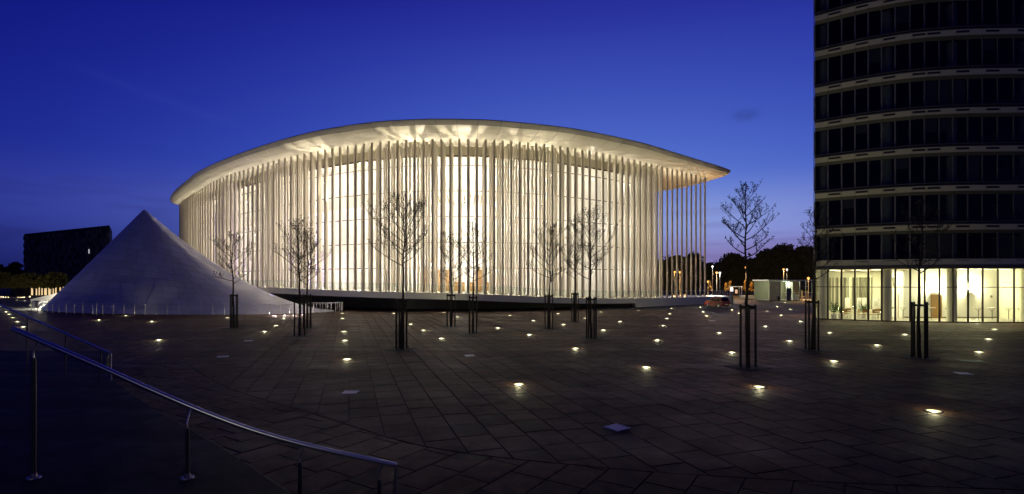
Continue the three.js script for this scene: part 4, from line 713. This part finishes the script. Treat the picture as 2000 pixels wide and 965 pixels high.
{
  const street = (px, py, z, orange, label, arm) => {
    const p = P(px, py, z), o = thing('street_lamp', label, 'street lamp', V(p.x, 0, p.z), 0, 'street lamps beyond the plaza');
    part('pole', cyl(0.09, 0.05, p.y - 0.1, 0, 0, 0, 10), M.concrete, o);
    part('lamp_head', [cyl(0.26, 0.3, 0.1, 0, p.y + 0.16, 0, 14), rod(V(0, p.y - 0.2, 0), V(0, p.y + 0.2, 0), 0.03)], M.dark, o);
    part('bulb', new THREE.SphereGeometry(orange ? 0.24 : 0.2, 12, 8).translate(0, p.y, 0), orange ? glow(1, 0.42, 0.09, 2.4) : glow(0.95, 1, 0.95, 2.5), o);
    if (orange) lamp(V(p.x, p.y - 0.02, p.z), 1, 0.5, 0.16, SODIUM * (px < 1340 ? 0.35 : 1), 12); else lamp(V(p.x, p.y - 0.02, p.z), 0.9, 1, 0.9, SODIUM * 0.3, 10);
  };
  street(1318, 531, 122, true, 'orange street lamp seen between the portico columns'); street(1328, 531.5, 128, true, 'fainter orange street lamp beside it between portico columns');
  street(1391.7, 520.5, 116, false, 'tall white street lamp right of the hall end'); street(1400, 532.5, 118, true, 'orange street lamp left of the white one above the car'); street(1406, 533, 100, false, 'white street lamp on pale pole above the red car');
  street(1383, 550, 126, true, 'low orange street lamp by the hall end'); street(1457, 522.5, 124, true, 'orange street lamp by the nearest staked trunk'); street(1530.5, 526, 130, true, 'orange street lamp of the pair above the kiosk'); street(1537, 526.5, 122, false, 'white street lamp of the pair above the kiosk'); street(1579, 543.5, 104, true, 'orange street lamp by the kiosk roof end');
  // street and low wall
  const a = 104, st = struct('street', box(70, 0.03, 12, 62, -0.012, -112), M.asphalt);
  const w = thing('street_wall', 'low orange lit wall along the street beyond the plaza', 'wall'), c0 = P(1446, 0, 106), c1 = P(1502, 0, 106);
  part('wall', box(c1.x - c0.x, 0.65, 0.3, (c0.x + c1.x) / 2, 0.32, -106), M.concrete, w); part('coping', box(c1.x - c0.x + 0.1, 0.08, 0.4, (c0.x + c1.x) / 2, 0.69, -106), M.white, w);
  // bus shelter
  const s = thing('bus_shelter', 'small lit bus shelter with flat roof right of the red car', 'bus shelter', P(1437, 0, 108).setY(0));
  part('roof', box(2.3, 0.16, 1.4, 0, 2.55, 0), M.white, s); part('back_wall', box(2.0, 2.2, 0.08, 0, 1.25, -0.6), M.tint, s); for (const [x, z] of [[-1, 0.6], [1, 0.6], [-1, -0.62], [1, -0.62]]) part('post', cyl(0.04, 0.04, 2.47, x, 0, z, 8), M.steel, s);
  part('poster_light', box(0.12, 1.7, 1.0, -0.85, 1.45, 0.05), glow(1, 0.95, 0.88, 2.2), s); part('bench', box(1.2, 0.06, 0.35, 0.15, 0.5, -0.35), M.wood, s); part('timetable', box(0.5, 0.8, 0.05, 0.35, 1.5, -0.5), glow(1, 0.6, 0.35, 0.7), s);
  lamp(V(s.position.x, 2.3, s.position.z + 0.1), 1, 0.72, 0.5, 12, 4);
  // glass kiosk
  const z = 97, k = thing('glass_kiosk', 'flat roofed pale glass kiosk between the park trees and the tower', 'kiosk', P(1502, 0, z).setY(0)), Wk = 96 * z / F, Hk = 3.85;
  part('roof', box(Wk + 0.4, 0.22, 6.4, Wk / 2, Hk, -3), M.white, k); part('floor', box(Wk, 0.06, 6, Wk / 2, 0.03, -3), M.floor, k); part('back_wall', box(Wk, Hk - 0.2, 0.15, Wk / 2, Hk / 2, -5.9), M.stripe, k); for (const [x, w] of [[5.6, 1.3]]) part('partition', box(w, Hk - 0.5, 0.1, x, Hk / 2 - 0.1, -3.2), M.concrete, k);
  for (let i = 0; i < 4; i++) for (let j = 0; j < 3; j++) part('wall_panel', box(0.52, 1.18, 0.08, 0.3 + i * 0.55, 0.65 + j * 1.21, 0), M.spandrel, k);
  for (let i = 0; i < 6; i++) { const x0 = 2.35 + i * (Wk - 2.35) / 6, x1 = 2.35 + (i + 1) * (Wk - 2.35) / 6, A = new Acc(); A.quad(V(x0 + 0.05, 0.1, 0), V(x1 - 0.05, 0.1, 0), V(x1 - 0.05, Hk - 0.15, 0), V(x0 + 0.05, Hk - 0.15, 0)); part('glass_pane', A.geo(), M.clear, k); part('mullion', box(0.07, Hk - 0.1, 0.1, x1, Hk / 2, 0), M.mullion, k); }
  part('transom', box(Wk - 2.4, 0.05, 0.1, 2.35 + (Wk - 2.35) / 2, 1.5, 0.06), M.white, k); part('transom', box(Wk - 2.4, 0.05, 0.1, 2.35 + (Wk - 2.35) / 2, 2.6, 0.06), M.mullion, k);
  part('door', box(0.9, 2.3, 0.06, 3.7, 1.2, 0.1), M.mullion, k); part('counter', box(1.2, 1.0, 0.5, 5.6, 0.55, -1.2), M.white, k); part('shelf', [box(1.0, 0.05, 0.3, 7.6, 0.7, -1.5), box(1.0, 0.05, 0.3, 7.6, 1.2, -1.5), box(1.0, 0.05, 0.3, 7.6, 1.7, -1.5), box(0.05, 1.8, 0.3, 7.1, 0.95, -1.5), box(0.05, 1.8, 0.3, 8.1, 0.95, -1.5)], M.wood, k);
  const L0 = V(k.position.x + 4.6, Hk - 0.4, k.position.z - 2.5); part('ceiling_lamp', box(1.2, 0.05, 0.2, 4.6, Hk - 0.2, -2.5), glow(0.85, 1, 0.8, 3), k); lamp(L0, 0.85, 1, 0.72, 40, 6);
  const bin = thing('litter_bin', 'slim dark litter bin at the kiosk wall', 'litter bin', P(1521, 0, 95.5).setY(0)); part('body', cyl(0.2, 0.22, 0.85, 0, 0, 0, 14), M.dark, bin); part('lid', cyl(0.24, 0.24, 0.05, 0, 0.86, 0, 14), M.steel, bin);
}
renderer.render(scene, camera);
